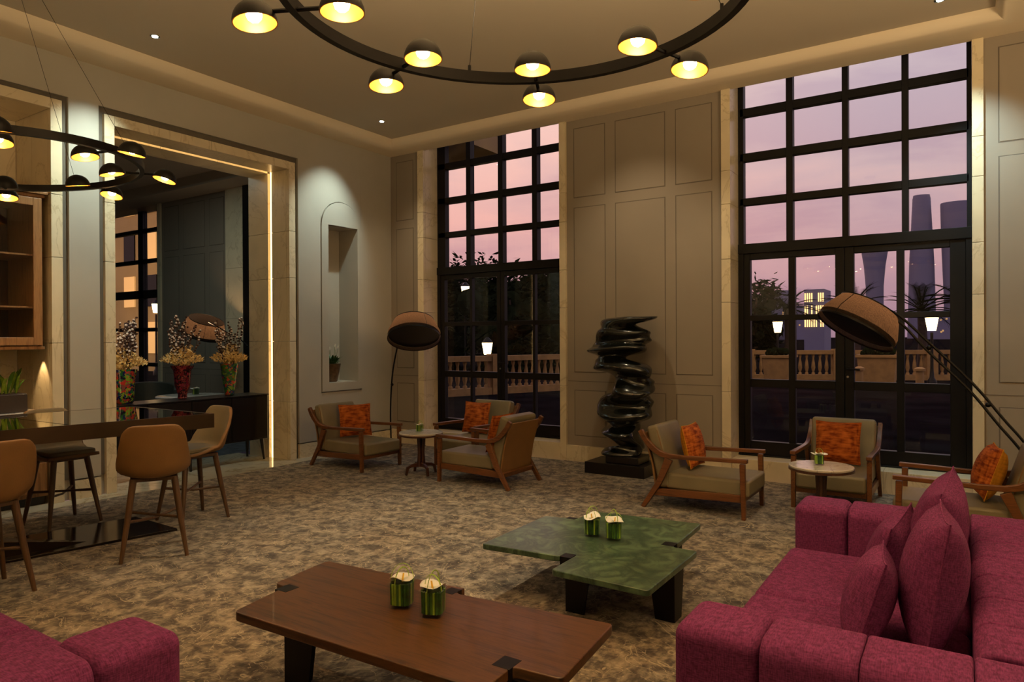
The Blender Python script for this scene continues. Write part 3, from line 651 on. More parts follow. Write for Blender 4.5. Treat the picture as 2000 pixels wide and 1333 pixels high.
# ================================================================== CEILING LIGHTS
for i, (x, y, lb) in enumerate(((-6.40,3.63,'small recessed ceiling downlight above the wide wall opening'),(-6.43,6.70,'small recessed ceiling downlight near the corner above the niche'),(-0.17,6.96,'recessed ceiling downlight by the large window at the top edge'))):
    t = thing('downlight', lb, 'downlight', (x, y, 4.43))
    B().lathe([(0.045,-.004),(0.045,0.0),(0.03,0.0)],20,cap=False).obj('trim_ring','steel',t,smooth=True); B().lathe([(0.026,-.006),(0.026,-.002)],16).obj('lens','dl',t)
def chandelier(cx, cy, z, Rr, a0, ca0, tx, ty, label):
    t = thing('ring_chandelier', label, 'chandelier', (cx, cy, z)); hh = 0.052; wd_ = 0.032
    def P(a, r, dz=0): return Vector((r*math.cos(a), r*math.sin(a), dz+tx*r*math.cos(a)+ty*r*math.sin(a)))
    b = B(); sg = 96
    rg = [[b.bm.verts.new(P(2*PI*i/sg, Rr+dr, dz)) for dr, dz in ((0,0),(0,hh),(-wd_,hh),(-wd_,0))] for i in range(sg)]
    for i in range(sg):
        for k in range(4): b.bm.faces.new((rg[i][k], rg[(i+1)%sg][k], rg[(i+1)%sg][(k+1)%4], rg[i][(k+1)%4]))
    b.obj('ring','blackm',t,smooth=True)
    rm = Rr-wd_/2
    dome = None; ro, ri = 0.088, 0.083
    for k in range(8):
        a = a0+k*PI/4
        B().tube([P(a,Rr-0.125,.012),P(a,Rr+0.07,.012)],0.009,8).obj('cross_arm','blackm',t,smooth=True)
        for s, r0, tilt in ((1, Rr+0.145, -0.24 if cx < -3 else -0.12), (-1, Rr-0.215, 0.22 if cx < -3 else -0.04)):
            tl = tilt+random.uniform(-.06,.06)
            if dome is None:
                n = 10; po = [(ro*math.cos(q*PI/2/n), ro*math.sin(q*PI/2/n)) for q in range(n)]+[(0.004, ro)]
                dome = B().lathe(po, 28, cap=False).obj('dome','blackm',t,smooth=True)
                pi_ = [(ri*math.cos(q*PI/2/n), ri*math.sin(q*PI/2/n)) for q in range(n)]+[(0.004, ri)]
                rf = B().lathe([(ro,0)]+pi_, 28, cap=False).obj('reflector','gold',dome,smooth=True); rf['label'] = 'brass lined inside of the dome'
                bu = B().ico((0,0,0.034),0.032,2).tube([(0,0,.05),(0,0,.083)],.012,8).obj('bulb','bulb',dome,smooth=True)
                dd = dome
            else:
                dd = dome.copy(); COL.objects.link(dd); dd.parent = t
                for ch in dome.children: cc = ch.copy(); COL.objects.link(cc); cc.parent = dd
            dd.location = P(a, r0, -.03 if s > 0 else -.012)
            ax = Vector((-math.sin(a), math.cos(a), 0)); dd.rotation_mode = 'QUATERNION'
            from mathutils import Quaternion
            dd.rotation_quaternion = Quaternion(ax, -tl) @ Quaternion((0,0,1), a)
    for k in range(4):
        a = ca0+k*PI/2
        B().tube([P(a,rm,hh),P(a,rm,hh+.03)],.008,8).tube([P(a,rm,hh+.02),Vector((.04*math.cos(a),.04*math.sin(a),4.42-z))],.0016,5).obj('suspension_cable','blackm',t)
    B().lathe([(0.09,4.395-z),(0.09,4.43-z)],24).obj('ceiling_canopy','blackm',t,smooth=True)
    for k in range(8):
        p = P(a0+k*PI/4, Rr+.145 if k % 2 else Rr-.205, -.02)
        light('chandelier_bulb_light','SPOT',(cx+p.x,cy+p.y,z+p.z),7,WARM,spot_size=R(150),spot_blend=.9,shadow_soft_size=0.03)
    return t
chandelier(-1.42,2.20,2.84,0.896,R(71),R(48),0,0,'large black ring chandelier with brass lined domes over the coffee tables')
chandelier(-5.71,2.12,2.795,0.896,R(23),R(35),.039,.045,'black ring chandelier with brass lined domes over the high bar table')
# ================================================================== FURNITURE
def pillow_bm(w, h, t, n=14, pinch=0.06, mat2=False):
    b = B(); F_ = {}
    for s in (1, -1):
        for i in range(n+1):
            for j in range(n+1):
                u, v = -1+2*i/n, -1+2*j/n
                if s == -1 and (i in (0, n) or j in (0, n)): F_[s,i,j] = F_[1,i,j]; continue
                e = max(0, (1-u*u)*(1-v*v)); th = t/2*e**0.42
                F_[s,i,j] = b.bm.verts.new((s*th, u*w/2*(1-pinch*(1-v*v)), v*h/2*(1-pinch*(1-u*u))))
        for i in range(n):
            for j in range(n):
                q = (F_[s,i,j],F_[s,i+1,j],F_[s,i+1,j+1],F_[s,i,j+1])
                f = b.bm.faces.new(q if s == 1 else q[::-1])
                if mat2 and s == -1: f.material_index = 1
    return b
def place(o, loc, rot): o.location = loc; o.rotation_euler = rot; return o
def pillow(label, group, loc, rot, w, h, t, mats, cat='pillow', name='throw_pillow', pinch=0.06):
    o = pillow_bm(w, h, t, mat2=len(mats) > 1, pinch=pinch).obj(name, mats, smooth=True)
    for p in o.data.polygons: p.use_smooth = True
    sp = B()
    pts = [(0, y*w/2*(1-(pinch*(1-(z)**2))) , z*h/2*(1-(pinch*(1-y**2)))) for y, z in [(-1+.1*k,-1) for k in range(21)]+[(1,-1+.1*k) for k in range(1,21)]+[(1-.1*k,1) for k in range(1,21)]+[(-1,1-.1*k) for k in range(1,20)]]
    sp.tube(pts+[pts[0]], .0035, 5, cap=False).obj('piping', mats[-1], o)
    place(o, loc, rot); tag(o, label, cat, group); return o

# ---- lounge chairs (face +X locally)
def rbox(x0,x1,y0,y1,z0,z1): return B().box(x0,x1,y0,y1,z0,z1)
def make_lounge():
    t = thing('lounge_chair', '', 'armchair')
    for s in (-1, 1):
        y = .31*s
        B().hull([(.435,y-.019,0),(.47,y-.019,0),(.47,y+.019,0),(.435,y+.019,0)],[(.42,y-.021,.475),(.465,y-.021,.475),(.465,y+.021,.475),(.42,y+.021,.475)]).obj('leg','chairwood',t,bev=.004,seg=1)
        B().bar([(-.455,y,0),(-.30,y,.24),(-.205,y,.46)],.036,[.04,.052,.075]).obj('leg','chairwood',t,bev=.004,seg=1)
        B().bar([(.485,y,.500),(.2,y,.493),(-.05,y,.485),(-.20,y,.487),(-.28,y,.502),(-.34,y,.535),(-.395,y,.585),(-.44,y,.64),(-.478,y,.705)],[.05,.045,.042,.042,.042,.042,.042,.042,.04],[.034,.034,.036,.042,.048,.052,.052,.05,.045]).obj('armrest','chairwood',t,bev=.006,seg=2)
        B().bar([(-.36,y*.95,.15),(.44,y*.95,.175)],.03,.066).obj('rail','chairwood',t,bev=.004,seg=1)
    B().box(.425,.455,-.29,.29,.145,.205).obj('rail','chairwood',t,bev=.004,seg=1)
    B().bar([(-.355,0,.12),(-.37,0,.17)],.56,.03).obj('rail','chairwood',t,bev=.004,seg=1)
    for y in (-.16,0,.16): B().box(-.33,.43,y-.03,y+.03,.165,.18).obj('slat','chairwood',t)
    pl = B(); 
    pl.bar([(-.335,0,.15),(-.375,0,.40),(-.455,0,.68)],.575,.018).obj('back_panel','tan',t,bev=.005,seg=2)['label'] = 'tan leather back panel'
    B().box(-.24,.49,-.285,.285,.185,.33).obj('seat_cushion','leather',t,bev=.028,seg=4)
    B().bar([(-.255,0,.19),(-.30,0,.42),(-.385,0,.745)],.57,[.115,.135,.105]).obj('back_cushion','leather',t,bev=.03,seg=4)
    B().bar([(-.235+.006,.28,.20),(-.245,.283,.42),(-.33,.28,.71)],.006,.006).bar([(-.229,-.28,.20),(-.245,-.283,.42),(-.33,-.28,.71)],.006,.006).obj('seam','tan',t)
    return t
ch0 = make_lounge(); used = False
G = 'wood framed lounge chairs round the side tables'
specs = [((-2.02,6.27,0),0,'walnut lounge chair facing right beside the black sculpture, orange pillow on its seat'),
         ((-6.30,6.07,0),R(-2),'walnut lounge chair below the wall niche, facing right'),
         ((-4.33,6.15,0),PI,'walnut lounge chair of the left group seen from behind, tan leather back'),
         ((-5.15,7.06,0),-PI/2,'walnut lounge chair backed against the smaller window'),
         ((-1.00,7.12,0),-PI/2,'walnut lounge chair facing the camera in front of the large glass door'),
         ((0.03,6.20,0),PI,'walnut lounge chair at the right edge behind the sofa, facing left')]
for i, (p, a, lb) in enumerate(specs):
    if i == 0: ch0.location = p; ch0.rotation_euler = (0,0,a); ch0['label'] = lb; ch0['group'] = G
    else: dup(ch0, p, a, lb, G)
PG = 'orange velvet pillows on the lounge chairs'
def cpil(ch, lb, dy=0.06, mats=('orange','yellow'), lean=-.22, tw=0, dx=-.12, th=.13, rx=0):
    (x, y, z), a = specs[ch][0], specs[ch][1]
    lx, ly = dx, dy; wx = x+lx*math.cos(a)-ly*math.sin(a); wy = y+lx*math.sin(a)+ly*math.cos(a)
    o = pillow(lb, PG, (0,0,0), (0,0,0), .40, .40, th, list(mats))
    m = Matrix.Translation((wx, wy, .335+.205)) @ Matrix.Rotation(a+tw, 4, 'Z') @ Matrix.Rotation(lean, 4, 'Y') @ Matrix.Rotation(rx, 4, 'X')
    o.matrix_world = m; return o
cpil(0,'orange velvet pillow with mustard edge on the chair beside the sculpture',.10,th=.17)
cpil(1,'orange pillow on the lounge chair below the wall niche',.09,('orange',),tw=-.5,dx=-.10)
cpil(3,'orange pillow on the lounge chair against the smaller window',-.11,('orange',))
cpil(4,'orange pillow on the chair facing the camera in front of the glass door',-.02,('orange',))
cpil(5,'orange pillow with broad mustard side on the chair at the right edge',-.08,('orange','yellow'),lean=-.30,th=.20,tw=.12)
cpil(2,'orange pillow on the chair seen from behind, just its edge showing',-.02,('orange',))

# ---- round side tables
def side_table(x, y, rz, label):
    t = thing('side_table', label, 'side table', (x, y, 0), rz, 'round side tables with pale marble tops')
    B().lathe([(.245,.462),(.25,.468),(.25,.480),(.246,.484)],48).obj('tabletop','white',t,smooth=True)['label'] = 'round white marble top'
    B().lathe([(.235,.440),(.254,.446),(.254,.4615),(.235,.4615)],48).obj('top_rim','darkwood',t,smooth=True)
    b = B()
    for k in range(3):
        a = k*2*PI/3; b.tube([(.03*math.cos(a),.03*math.sin(a),.09),(.022*math.cos(a),.022*math.sin(a),.25),(.03*math.cos(a),.03*math.sin(a),.442)],[.026,.02,.024],10)
    b.obj('column','darkwood',t,smooth=True)
    for k in range(4):
        a = k*PI/2+PI/4; c, s = math.cos(a), math.sin(a)
        B().bar([(.02*c,.02*s,.11),(.12*c,.12*s,.105),(.165*c,.165*s,.085),(.185*c,.185*s,0)],[.03]*4,[.05,.035,.035,.022],side=(-s,c,0)).obj('leg','darkwood',t,bev=.004,seg=1)
side_table(-5.23,6.06,R(20),'round side table with pale marble top between the left group of lounge chairs')
side_table(-1.00,6.20,R(40),'round side table with pale marble top behind the sofa')

# ---- pinwheel coffee tables
def rounded(pts, r=.025, n=3, skip=()):
    o = []; m = len(pts)
    for i, p in enumerate(pts):
        p = Vector(p); a = Vector(pts[i-1])-p; c = Vector(pts[(i+1)%m])-p
        if i in skip or min(a.length, c.length) < 2.2*r: o.append(tuple(p)); continue
        a.normalize(); c.normalize()
        for k in range(n+1):
            t_ = k/n; q = (p+a*r)*(1-t_)**2+p*2*t_*(1-t_)+(p+c*r)*t_**2; o.append((q.x, q.y))
    return o
def coffee(name, label, z, th, poly, notches, mat, legs):
    t = thing(name, label, 'coffee table', (0,0,0))
    B().prism(rounded(poly), z-th, z).obj('tabletop',mat,t,bev=.006,seg=2)
    for (x, y, sx, sy) in notches:
        B().box(min(x,x+sx),max(x,x+sx),min(y,y+sy),max(y,y+sy),z-th-.02,z+.001).obj('leg_cap','blackm',t,bev=.002,seg=1)
    for (x, y, sx, sy, wx, wy) in legs:     # angle-section tapered legs; corner at x, y
        lg = B(); e = .012*1
        lg.hull([(x,y-e*sy*0,0),(x+sx*wx*.72,y,0),(x+sx*wx*.72,y+sy*e,0),(x,y+sy*e,0)],[(x,y,z-th),(x+sx*wx,y,z-th),(x+sx*wx,y+sy*e,z-th),(x,y+sy*e,z-th)])
        lg.hull([(x,y+sy*e,0),(x+sx*e,y+sy*e,0),(x+sx*e,y+sy*wy*.72,0),(x,y+sy*wy*.72,0)],[(x,y+sy*e,z-th),(x+sx*e,y+sy*e,z-th),(x+sx*e,y+sy*wy,z-th),(x,y+sy*wy,z-th)])
        lg.obj('leg','blackm',t)
    return t
coffee('coffee_table','low coffee table with a stepped green marble top on black legs',.32,.034,
   [(-2.43,3.36),(-1.915,3.40),(-1.915,3.47),(-1.845,3.475),(-1.845,3.18),(-1.29,3.165),(-1.29,3.91),(-1.44,3.91),(-1.44,4.03),(-1.46,4.50),(-2.21,4.42),(-2.215,4.17),(-2.44,4.13)],
   [(-1.915,3.40,.07,.072),(-1.44,3.915,-.075,.075),(-2.285,4.14,.07,.05)],'greenst',
   [(-1.90,3.44,1,1,.16,.16),(-1.32,3.61,-1,1,.155,.15),(-1.50,4.10,-1,1,.15,.15),(-2.27,4.15,1,-1,.12,.15)])
coffee('coffee_table','long coffee table with a stepped brown wood top in the foreground',.42,.04,
   [(-2.55,1.765),(-1.30,1.80),(-1.305,1.985),(-1.12,2.00),(-1.165,2.50),(-1.895,2.425),(-1.90,2.50),(-1.95,2.49),(-2.73,2.43),(-2.685,2.075),(-2.60,2.07),(-2.60,2.03)],
   [(-1.375,1.955,.075,.085),(-2.615,2.02,.075,.08),(-1.955,2.40,.06,.07)],'tablewood',
   [(-2.50,1.98,1,1,.20,.2),(-1.62,1.93,1,1,.19,.15),(-1.325,1.975,1,1,.05,.15),(-1.93,2.44,1,-1,.18,.15)])

# ---- calla vases
def calla_vase(x, y, z, rz, s, label, group, nfl=1, loop=True, seed=0):
    rnd = random.Random(seed); t = thing('flower_vase', label, 'vase', (x, y, z+.001), rz, group); t.scale = (s,s,s)
    h = .1; w = .045
    gl = B().hull([(-w*.92,-w*.92,0),(w*.92,-w*.92,0),(w*.92,w*.92,0),(-w*.92,w*.92,0)],[(-w,-w,h),(w,-w,h),(w,w,h),(-w,w,h)])
    gl.obj('glass_cube','vglass',t,bev=.006,seg=2)['label'] = 'clear square glass cup'
    for k in range(26):
        a = k*2*PI/26; c, q = math.cos(a), math.sin(a); e = (abs(c)**4+abs(q)**4)**(-.25)*.0375
        rr = rnd.uniform(.0030,.0045)
        if k == 0: proto = None
        o = B().tube([(e*.96*c,e*.96*q,.013),(e*c,e*q,h-.004-rnd.random()*.004)],.0052,5).obj('leaf_strip',rnd.choice(['leafd','leafd','grass','leaf','grass','leafd']),t)
    B().lathe([(.03,.013),(.034,.092)],12).obj('water_core','leafd',t)
    for f in range(nfl):
        a0 = f*2.4+.4+seed; b = B(); cx, cy = (.012*math.cos(a0), .012*math.sin(a0)) if nfl > 1 else (0, 0)
        n = 20; rg = []
        for i, rr in enumerate((.006,.022,.038,.047)):
            row = []
            for k in range(n):
                a = 2*PI*k/n; tipf = 1+.55*max(0,math.cos(a-a0))**6*(rr/.047)
                row.append(b.bm.verts.new((cx+rr*tipf*math.cos(a), cy+rr*tipf*math.sin(a), h-.004+rr*.22+.006*math.sin(3*a+seed)*(rr/.047)+.012*max(0,math.cos(a-a0+PI))*(rr/.047))))
            rg.append(row)
        for p, q in zip(rg, rg[1:]):
            for k in range(n): b.bm.faces.new((p[k],p[(k+1)%n],q[(k+1)%n],q[k]))
        b.obj('calla_petal','petal',t,smooth=True,solid=.0015)['label'] = 'white calla flower'
        B().tube([(cx,cy,h-.02),(cx+.012*math.cos(a0),cy+.012*math.sin(a0),h+.022)],[.004,.003],6).obj('spadix','spadix',t,smooth=True)
    if loop:
        for q in range(2):
            a = q*1.9+seed*1.3; pts = []
            for i in range(11):
                u = i/10; pts.append((.046*math.cos(a)*math.cos(PI*u), .046*math.sin(a)*math.cos(PI*u)+.014*q*math.sin(PI*u), h-.004+(.052+.012*q)*math.sin(PI*u)))
            B().tube(pts,.0026,5,flat=.5).obj('grass_blade','grass',t,smooth=True)
calla_vase(-1.995,2.185,.42,R(22),1.1,'left square glass vase of white calla on the wood coffee table','glass flower vases',1,True,1)
calla_vase(-1.825,2.185,.42,R(22),1.1,'right square glass vase of white calla on the wood coffee table','glass flower vases',1,True,2)
calla_vase(-1.945,3.87,.32,R(22),1.12,'left square glass vase of white calla on the green coffee table','glass flower vases',1,True,4)
calla_vase(-1.795,3.865,.32,R(20),1.12,'right square glass vase of white calla on the green coffee table','glass flower vases',1,True,5)
calla_vase(-5.23,6.04,.484,R(12),.85,'small glass vase of green leaves on the left side table','glass flower vases',1,True,3)
calla_vase(-1.02,6.22,.484,R(20),.85,'small glass vase with little white flowers on the right side table','glass flower vases',2,True,6)

# ---- magenta sofa
def sofa(x, y, rz, label, seats=2):
    """local: faces -X, arms at both Y ends, back along +X"""
    t = thing('sofa', label, 'sofa', (x, y, 0), rz); L_ = 2.15; zt = .65
    def seg(nm, x0, x1, y0, y1, z0, z1, r=.05, along='X', end=False):
        def prof(a0, a1): return [(a0,z0),(a1,z0)]+[(a1-.06+.06*math.cos(k*PI/12), z1-.06+.06*math.sin(k*PI/12)) for k in range(7)]+[(a0+.06-.06*math.sin(k*PI/12), z1-.06+.06*math.cos(k*PI/12)) for k in range(7)]
        if end: return B().box(x0,x1,y0,y1,z0,z1).obj(nm,'sofa',t,bev=.05,seg=6)
        if along == 'X': b = B().prism(prof(y0,y1), x0, x1, Matrix(((0,0,1,0),(1,0,0,0),(0,1,0,0),(0,0,0,1))))
        else: b = B().prism(prof(x0,x1), y0, y1, Matrix(((1,0,0,0),(0,0,1,0),(0,1,0,0),(0,0,0,1))))
        return b.obj(nm,'sofa',t,bev=.012,seg=3)
    for s in (-1, 1):
        y0, y1 = (-L_/2, -L_/2+.28) if s < 0 else (L_/2-.28, L_/2)
        seg('arm_channel',-.78,-.513,y0,y1,.06,zt,end=True)
        for k in (1,2): seg('arm_channel',-.78+k*.2667,-.78+(k+1)*.2667-.001,y0,y1,.06,zt)
        seg('arm_channel',.0205,.33,y0,y1,.06,zt)
    n = 6; wy = (L_-.56)/n
    for k in range(n): seg('back_channel',.02,.33,-L_/2+.28+k*wy,-L_/2+.28+(k+1)*wy-.001,.06,zt-.002,along='Y')
    for k in range(2): B().box(-.80,.02,-L_/2+.281+k*(L_-.562)/2,-L_/2+.28+(k+1)*(L_-.562)/2,.17,.42).obj('seat_cushion','sofa',t,bev=.045,seg=5)
    B().box(-.74,.3,-L_/2+.05,L_/2-.05,.03,.2).obj('base','sofa',t,bev=.01)
    for a in (-.68,.24):
        for c in (-L_/2+.1,L_/2-.1): B().lathe([(.025,0),(.03,.05)],12,c=(a,c,0)).obj('foot','black',t)
    return t
sofa(0,3.175,0,'magenta wool sofa with channelled back and arms at the right edge')
sofa(-3.11,.46,-PI/2,'dark magenta sofa whose arm shows at the lower left corner')
SG = 'magenta scatter cushions on the right sofa'
def scush(lb, xb, yb, zc, w, h, t, lean, rz=0, rx=0):
    o = pillow(lb, SG, (0,0,0), (0,0,0), w, h, t, ['sofa'], 'cushion', 'sofa_cushion', .10)
    o.matrix_world = Matrix.Translation((xb, yb, zc)) @ Matrix.Rotation(rz, 4, 'Z') @ Matrix.Rotation(lean, 4, 'Y') @ Matrix.Rotation(rx, 4, 'X')
scush('large magenta back cushion nearest the camera on the right sofa',-.10,2.98,.665,.56,.49,.22,.16,R(4),R(-3))
scush('large magenta back cushion behind the nearest one on the right sofa',-.10,3.60,.675,.56,.50,.22,.15,R(-3),R(3))
scush('small magenta cushion leaning in front of the nearest large one',-.30,2.86,.585,.44,.36,.17,.30,R(5),R(-4))
scush('small magenta cushion at the far end of the right sofa seat',-.285,3.50,.59,.44,.36,.17,.30,R(-5),R(4))

# ---- bar table
tt = thing('bar_table','high bar table with reflective glass top and bronze apron at the left','bar table',(0,0,0))
A_, C_ = Vector((-5.14,3.39)), Vector((-6.35,3.37)); dv = Vector((-.45,-2.38)); B_, D_ = A_+dv, C_+dv
zt = .95
def inset(pts, d):
    c = sum((Vector(p) for p in pts), Vector((0,0)))/len(pts); return [tuple(Vector(p)+(c-Vector(p)).normalized()*d) for p in pts]
poly = [tuple(A_), tuple(C_), tuple(D_), tuple(B_)]
inn = inset(poly, .03)
b = B()
for i in range(4):
    p, q, r0, s0 = poly[i], poly[(i+1)%4], inn[(i+1)%4], inn[i]
    b.hull([(*p,zt-.115),(*q,zt-.115),(*r0,zt-.115),(*s0,zt-.115)],[(*p,zt),(*q,zt),(*r0,zt),(*s0,zt)])
b.obj('apron','bronze',tt)
m1 = Vector(inn[0]).lerp(Vector(inn[3]), .42); m2 = Vector(inn[1]).lerp(Vector(inn[2]), .42)
e = Vector((-.0015,-.006))
B().prism([inn[0],inn[1],tuple(m2-e),tuple(m1-e)], zt-.02, zt-.001).obj('tabletop','topglass',tt)
B().prism([tuple(m1+e),tuple(m2+e),inn[2],inn[3]], zt-.02, zt-.001).obj('tabletop','topglass',tt)
B().prism(inset(poly,.02), zt-.05, zt-.03).obj('support_panel','bronze',tt)
pp = [(-5.36,3.20),(-6.03,3.22),(-6.42,1.25),(-5.76,1.22)]
B().prism(pp, 0, .02).obj('floor_plate','plinth',tt,bev=.003,seg=1)
B().hull([(-5.60,2.62,.02),(-6.22,2.35,.02),(-6.35,1.3,.02),(-5.80,1.25,.02)],[(-5.98,1.75,.16),(-6.06,1.75,.16),(-6.12,1.35,.16),(-5.98,1.35,.16)]).obj('faceted_foot','plinth',tt)
B().hull([(-5.90,1.75,.1),(-6.10,1.75,.1),(-6.16,1.3,.1),(-5.96,1.3,.1)],[(-5.86,1.9,zt-.06),(-6.2,1.9,zt-.06),(-6.3,1.2,zt-.06),(-5.9,1.2,zt-.06)]).obj('pedestal','plinth',tt)

# ---- bar stools (face +X locally)
def make_stool():
    t = thing('bar_stool','', 'bar stool')
    b = B(); nu, nv = 14, 16; prof = []
    for j in range(nv+1):
        v = j/nv
        if v < .4: q = v/.4; x = .20-.37*q; z = .585-.015*math.sin(q*PI); hw = .205+.02*q
        elif v < .6: q = (v-.4)/.2; a = q*PI/2*.93; x = -.17-.075*math.sin(a); z = .585+.085*(1-math.cos(a)); hw = .225+.008*q
        else: q = (v-.6)/.4; x = -.245-.045*q; z = .665+.295*q; hw = .233-.045*q**1.2
        prof.append((x, z, hw, v))
    g = []
    for x, z, hw, v in prof:
        row = []
        for i in range(nu+1):
            u = -1+2*i/nu; wrap = abs(u)**2.6
            k = math.exp(-((v-.55)/.2)**2)
            xx = x+wrap*(.035+.085*k)*(1 if v > .35 else v/.35); zz = z+wrap*(.05*math.exp(-((v-.38)/.2)**2))
            if v > .9: zz -= abs(u)**7*.03*(v-.9)/.1
            row.append(b.bm.verts.new((xx, u*hw*(1-.06*max(0,v-.94)/.06*abs(u)**6), zz)))
        g.append(row)
    for a, c in zip(g, g[1:]):
        for i in range(nu): b.bm.faces.new((a[i], a[i+1], c[i+1], c[i]))
    o = b.obj('shell',['tan','cream'],t,smooth=True,solid=.028); o.modifiers['s'].material_offset = 1; o['label'] = 'tan leather curved back and seat shell'
    for p in o.data.polygons: p.use_smooth = True
    md = o.modifiers.new('b','BEVEL'); md.width = .008; md.segments = 2; md.limit_method = 'ANGLE'; md.angle_limit = R(50)
    B().prism(rounded([(-.17,-.17),(.20,-.19),(.20,.19),(-.17,.17)],.06,5), .592, .632).obj('seat_pad','seatd',t,bev=.014,seg=3)
    B().box(-.15,.15,-.15,.15,.545,.572).obj('underframe','stoolwood',t,bev=.004,seg=1)
    for sx in (-1,1):
        for sy in (-1,1):
            B().tube([(sx*.13,sy*.13,.565),(sx*.165,sy*.165,.3),(sx*.208,sy*.208,0)],[.024,.021,.0135],10).obj('leg','stoolwood',t,smooth=True)
    for a in (1,-1):
        B().tube([(-.168,-.168*a,.275),(0,0,.262+.012*a),(.168,.168*a,.275)],[.012,.009,.012],8).obj('stretcher','stoolwood',t,smooth=True)
    return t
s0 = make_stool(); SGp = 'tan leather bar stools round the bar table'
ss = [((-4.97,2.79,0),R(150.5),'tan leather bar stool in front of the bar table, seen from behind'),
      ((-5.61,3.49,0),-PI/2-R(3),'bar stool at the end of the bar table showing its pale inner back'),
      ((-6.42,2.81,0),R(3),'bar stool tucked on the far side under the bar table'),
      ((-5.03,1.74,0),R(181),'tan bar stool cut off by the left edge of the picture')]
for i, (p, a, lb) in enumerate(ss):
    if i == 0: s0.location = p; s0.rotation_euler = (0,0,a); s0['label'] = lb; s0['group'] = SGp
    else: dup(s0, p, a, lb, SGp)

# ---- black sideboard with vases in the opening
t = thing('sideboard','long low black sideboard standing in the wide wall opening','sideboard',(-7.8,4.72,0))
B().box(-.2,.2,-1.06,1.06,.27,.835).obj('body','black',t,bev=.006,seg=2)
for k in range(4): B().box(.2,.212,-1.05+k*.526,-1.05+(k+1)*.526-.008,.29,.825).obj('door','black',t,bev=.003,seg=1)
B().box(-.215,.218,-1.07,1.07,.836,.85).obj('top','black',t,bev=.003,seg=1)
for sx in (-1,1):
    for sy in (-1,0,1): B().tube([(sx*.15,sy*1.0,.27),(sx*.175,sy*1.02,0)],[.026,.014],10).obj('leg','black',t,smooth=True)
def big_vase(y, mat, prof, label, seed, fl=True):
    rnd = random.Random(seed); t = thing('tall_vase', label, 'vase', (-7.8, y, .852), 0, 'flower filled glass vases on the sideboard')
    B().lathe(prof, 32).obj('vase_body', mat, t, smooth=True)
    ht = prof[-1][1]; rt = prof[-1][0]
    for k in range(16):
        a = rnd.uniform(0,2*PI); ln = rnd.uniform(.34,.60); sp = rnd.uniform(.03,.19)
        pts = [Vector((rt*.4*math.cos(a),rt*.4*math.sin(a),ht-.03)),Vector((sp*.8*math.cos(a),sp*.8*math.sin(a),ht+ln*.5)),Vector((sp*math.cos(a)+rnd.gauss(0,.02),sp*math.sin(a)+rnd.gauss(0,.02),ht+ln))]
        tw = B().tube(pts,.003,5).obj('twig','twig',t)
        bo, br = B(), B()
        for q in range(12):
            u = .25+.75*q/11; p = pts[0].lerp(pts[1],u*2) if u < .5 else pts[1].lerp(pts[2],(u-.5)*2)
            p = p+Vector((rnd.gauss(0,.014),rnd.gauss(0,.014),0))
            if rnd.random() < .62: bo.ico(p, rnd.uniform(.009,.017), 1)
            br.ico(p-Vector((0,0,.010)), .013, 1)
        bo.obj('cotton_bolls','cotton',tw,smooth=True)['kind'] = 'stuff'; br.obj('boll_husks','twig',tw)['kind'] = 'stuff'
    b = B()
    for k in range(760):
        a = rnd.uniform(0,2*PI); rr = (rnd.random()**.6)*(rt+.10); zz = ht-.02+rnd.uniform(0,.24)*(1.15-rr/(rt+.1))+rr*.30
        p = Vector((rr*math.cos(a),rr*math.sin(a),zz)); d = Vector((math.cos(a)*.5+rnd.gauss(0,.4),math.sin(a)*.5+rnd.gauss(0,.4),rnd.uniform(.2,1))).normalized()*rnd.uniform(.018,.032)
        s = d.cross(Vector((rnd.uniform(-1,1),rnd.uniform(-1,1),.3))).normalized()*.008
        b.quad(p-d*.3,p+s,p+d,p-s)
    for k in range(8):
        a = k*.785+rnd.random(); 
        for q in range(30):
            u = q/30; p = Vector(((rt*.5+u*.05)*math.cos(a)+rnd.gauss(0,.012),(rt*.5+u*.05)*math.sin(a)+rnd.gauss(0,.012),ht+u*rnd.uniform(.12,.26))); d = Vector((rnd.gauss(0,.02),rnd.gauss(0,.02),.02)); s = Vector((rnd.gauss(0,.008),rnd.gauss(0,.008),.002)); b.quad(p-d,p+s,p+d,p-s)
    o = b.obj('blossoms','orchid',t); o['kind'] = 'stuff'
big_vase(5.36,'vgreen',[(.05,0),(.06,.01),(.062,.04),(.085,.2),(.108,.37),(.112,.40)],'green mosaic glass vase with cream blossoms at the right end of the sideboard',1)
big_vase(4.73,'vred',[(.04,0),(.055,.01),(.05,.05),(.085,.16),(.092,.26),(.10,.34),(.125,.38),(.13,.40)],'dark red mosaic glass vase with cream blossoms in the middle of the sideboard',2)
big_vase(4.05,'vmulti',[(.08,0),(.095,.02),(.10,.15),(.118,.30),(.13,.36),(.13,.38)],'large multicoloured mosaic glass vase with cotton twigs at the left of the sideboard',3)

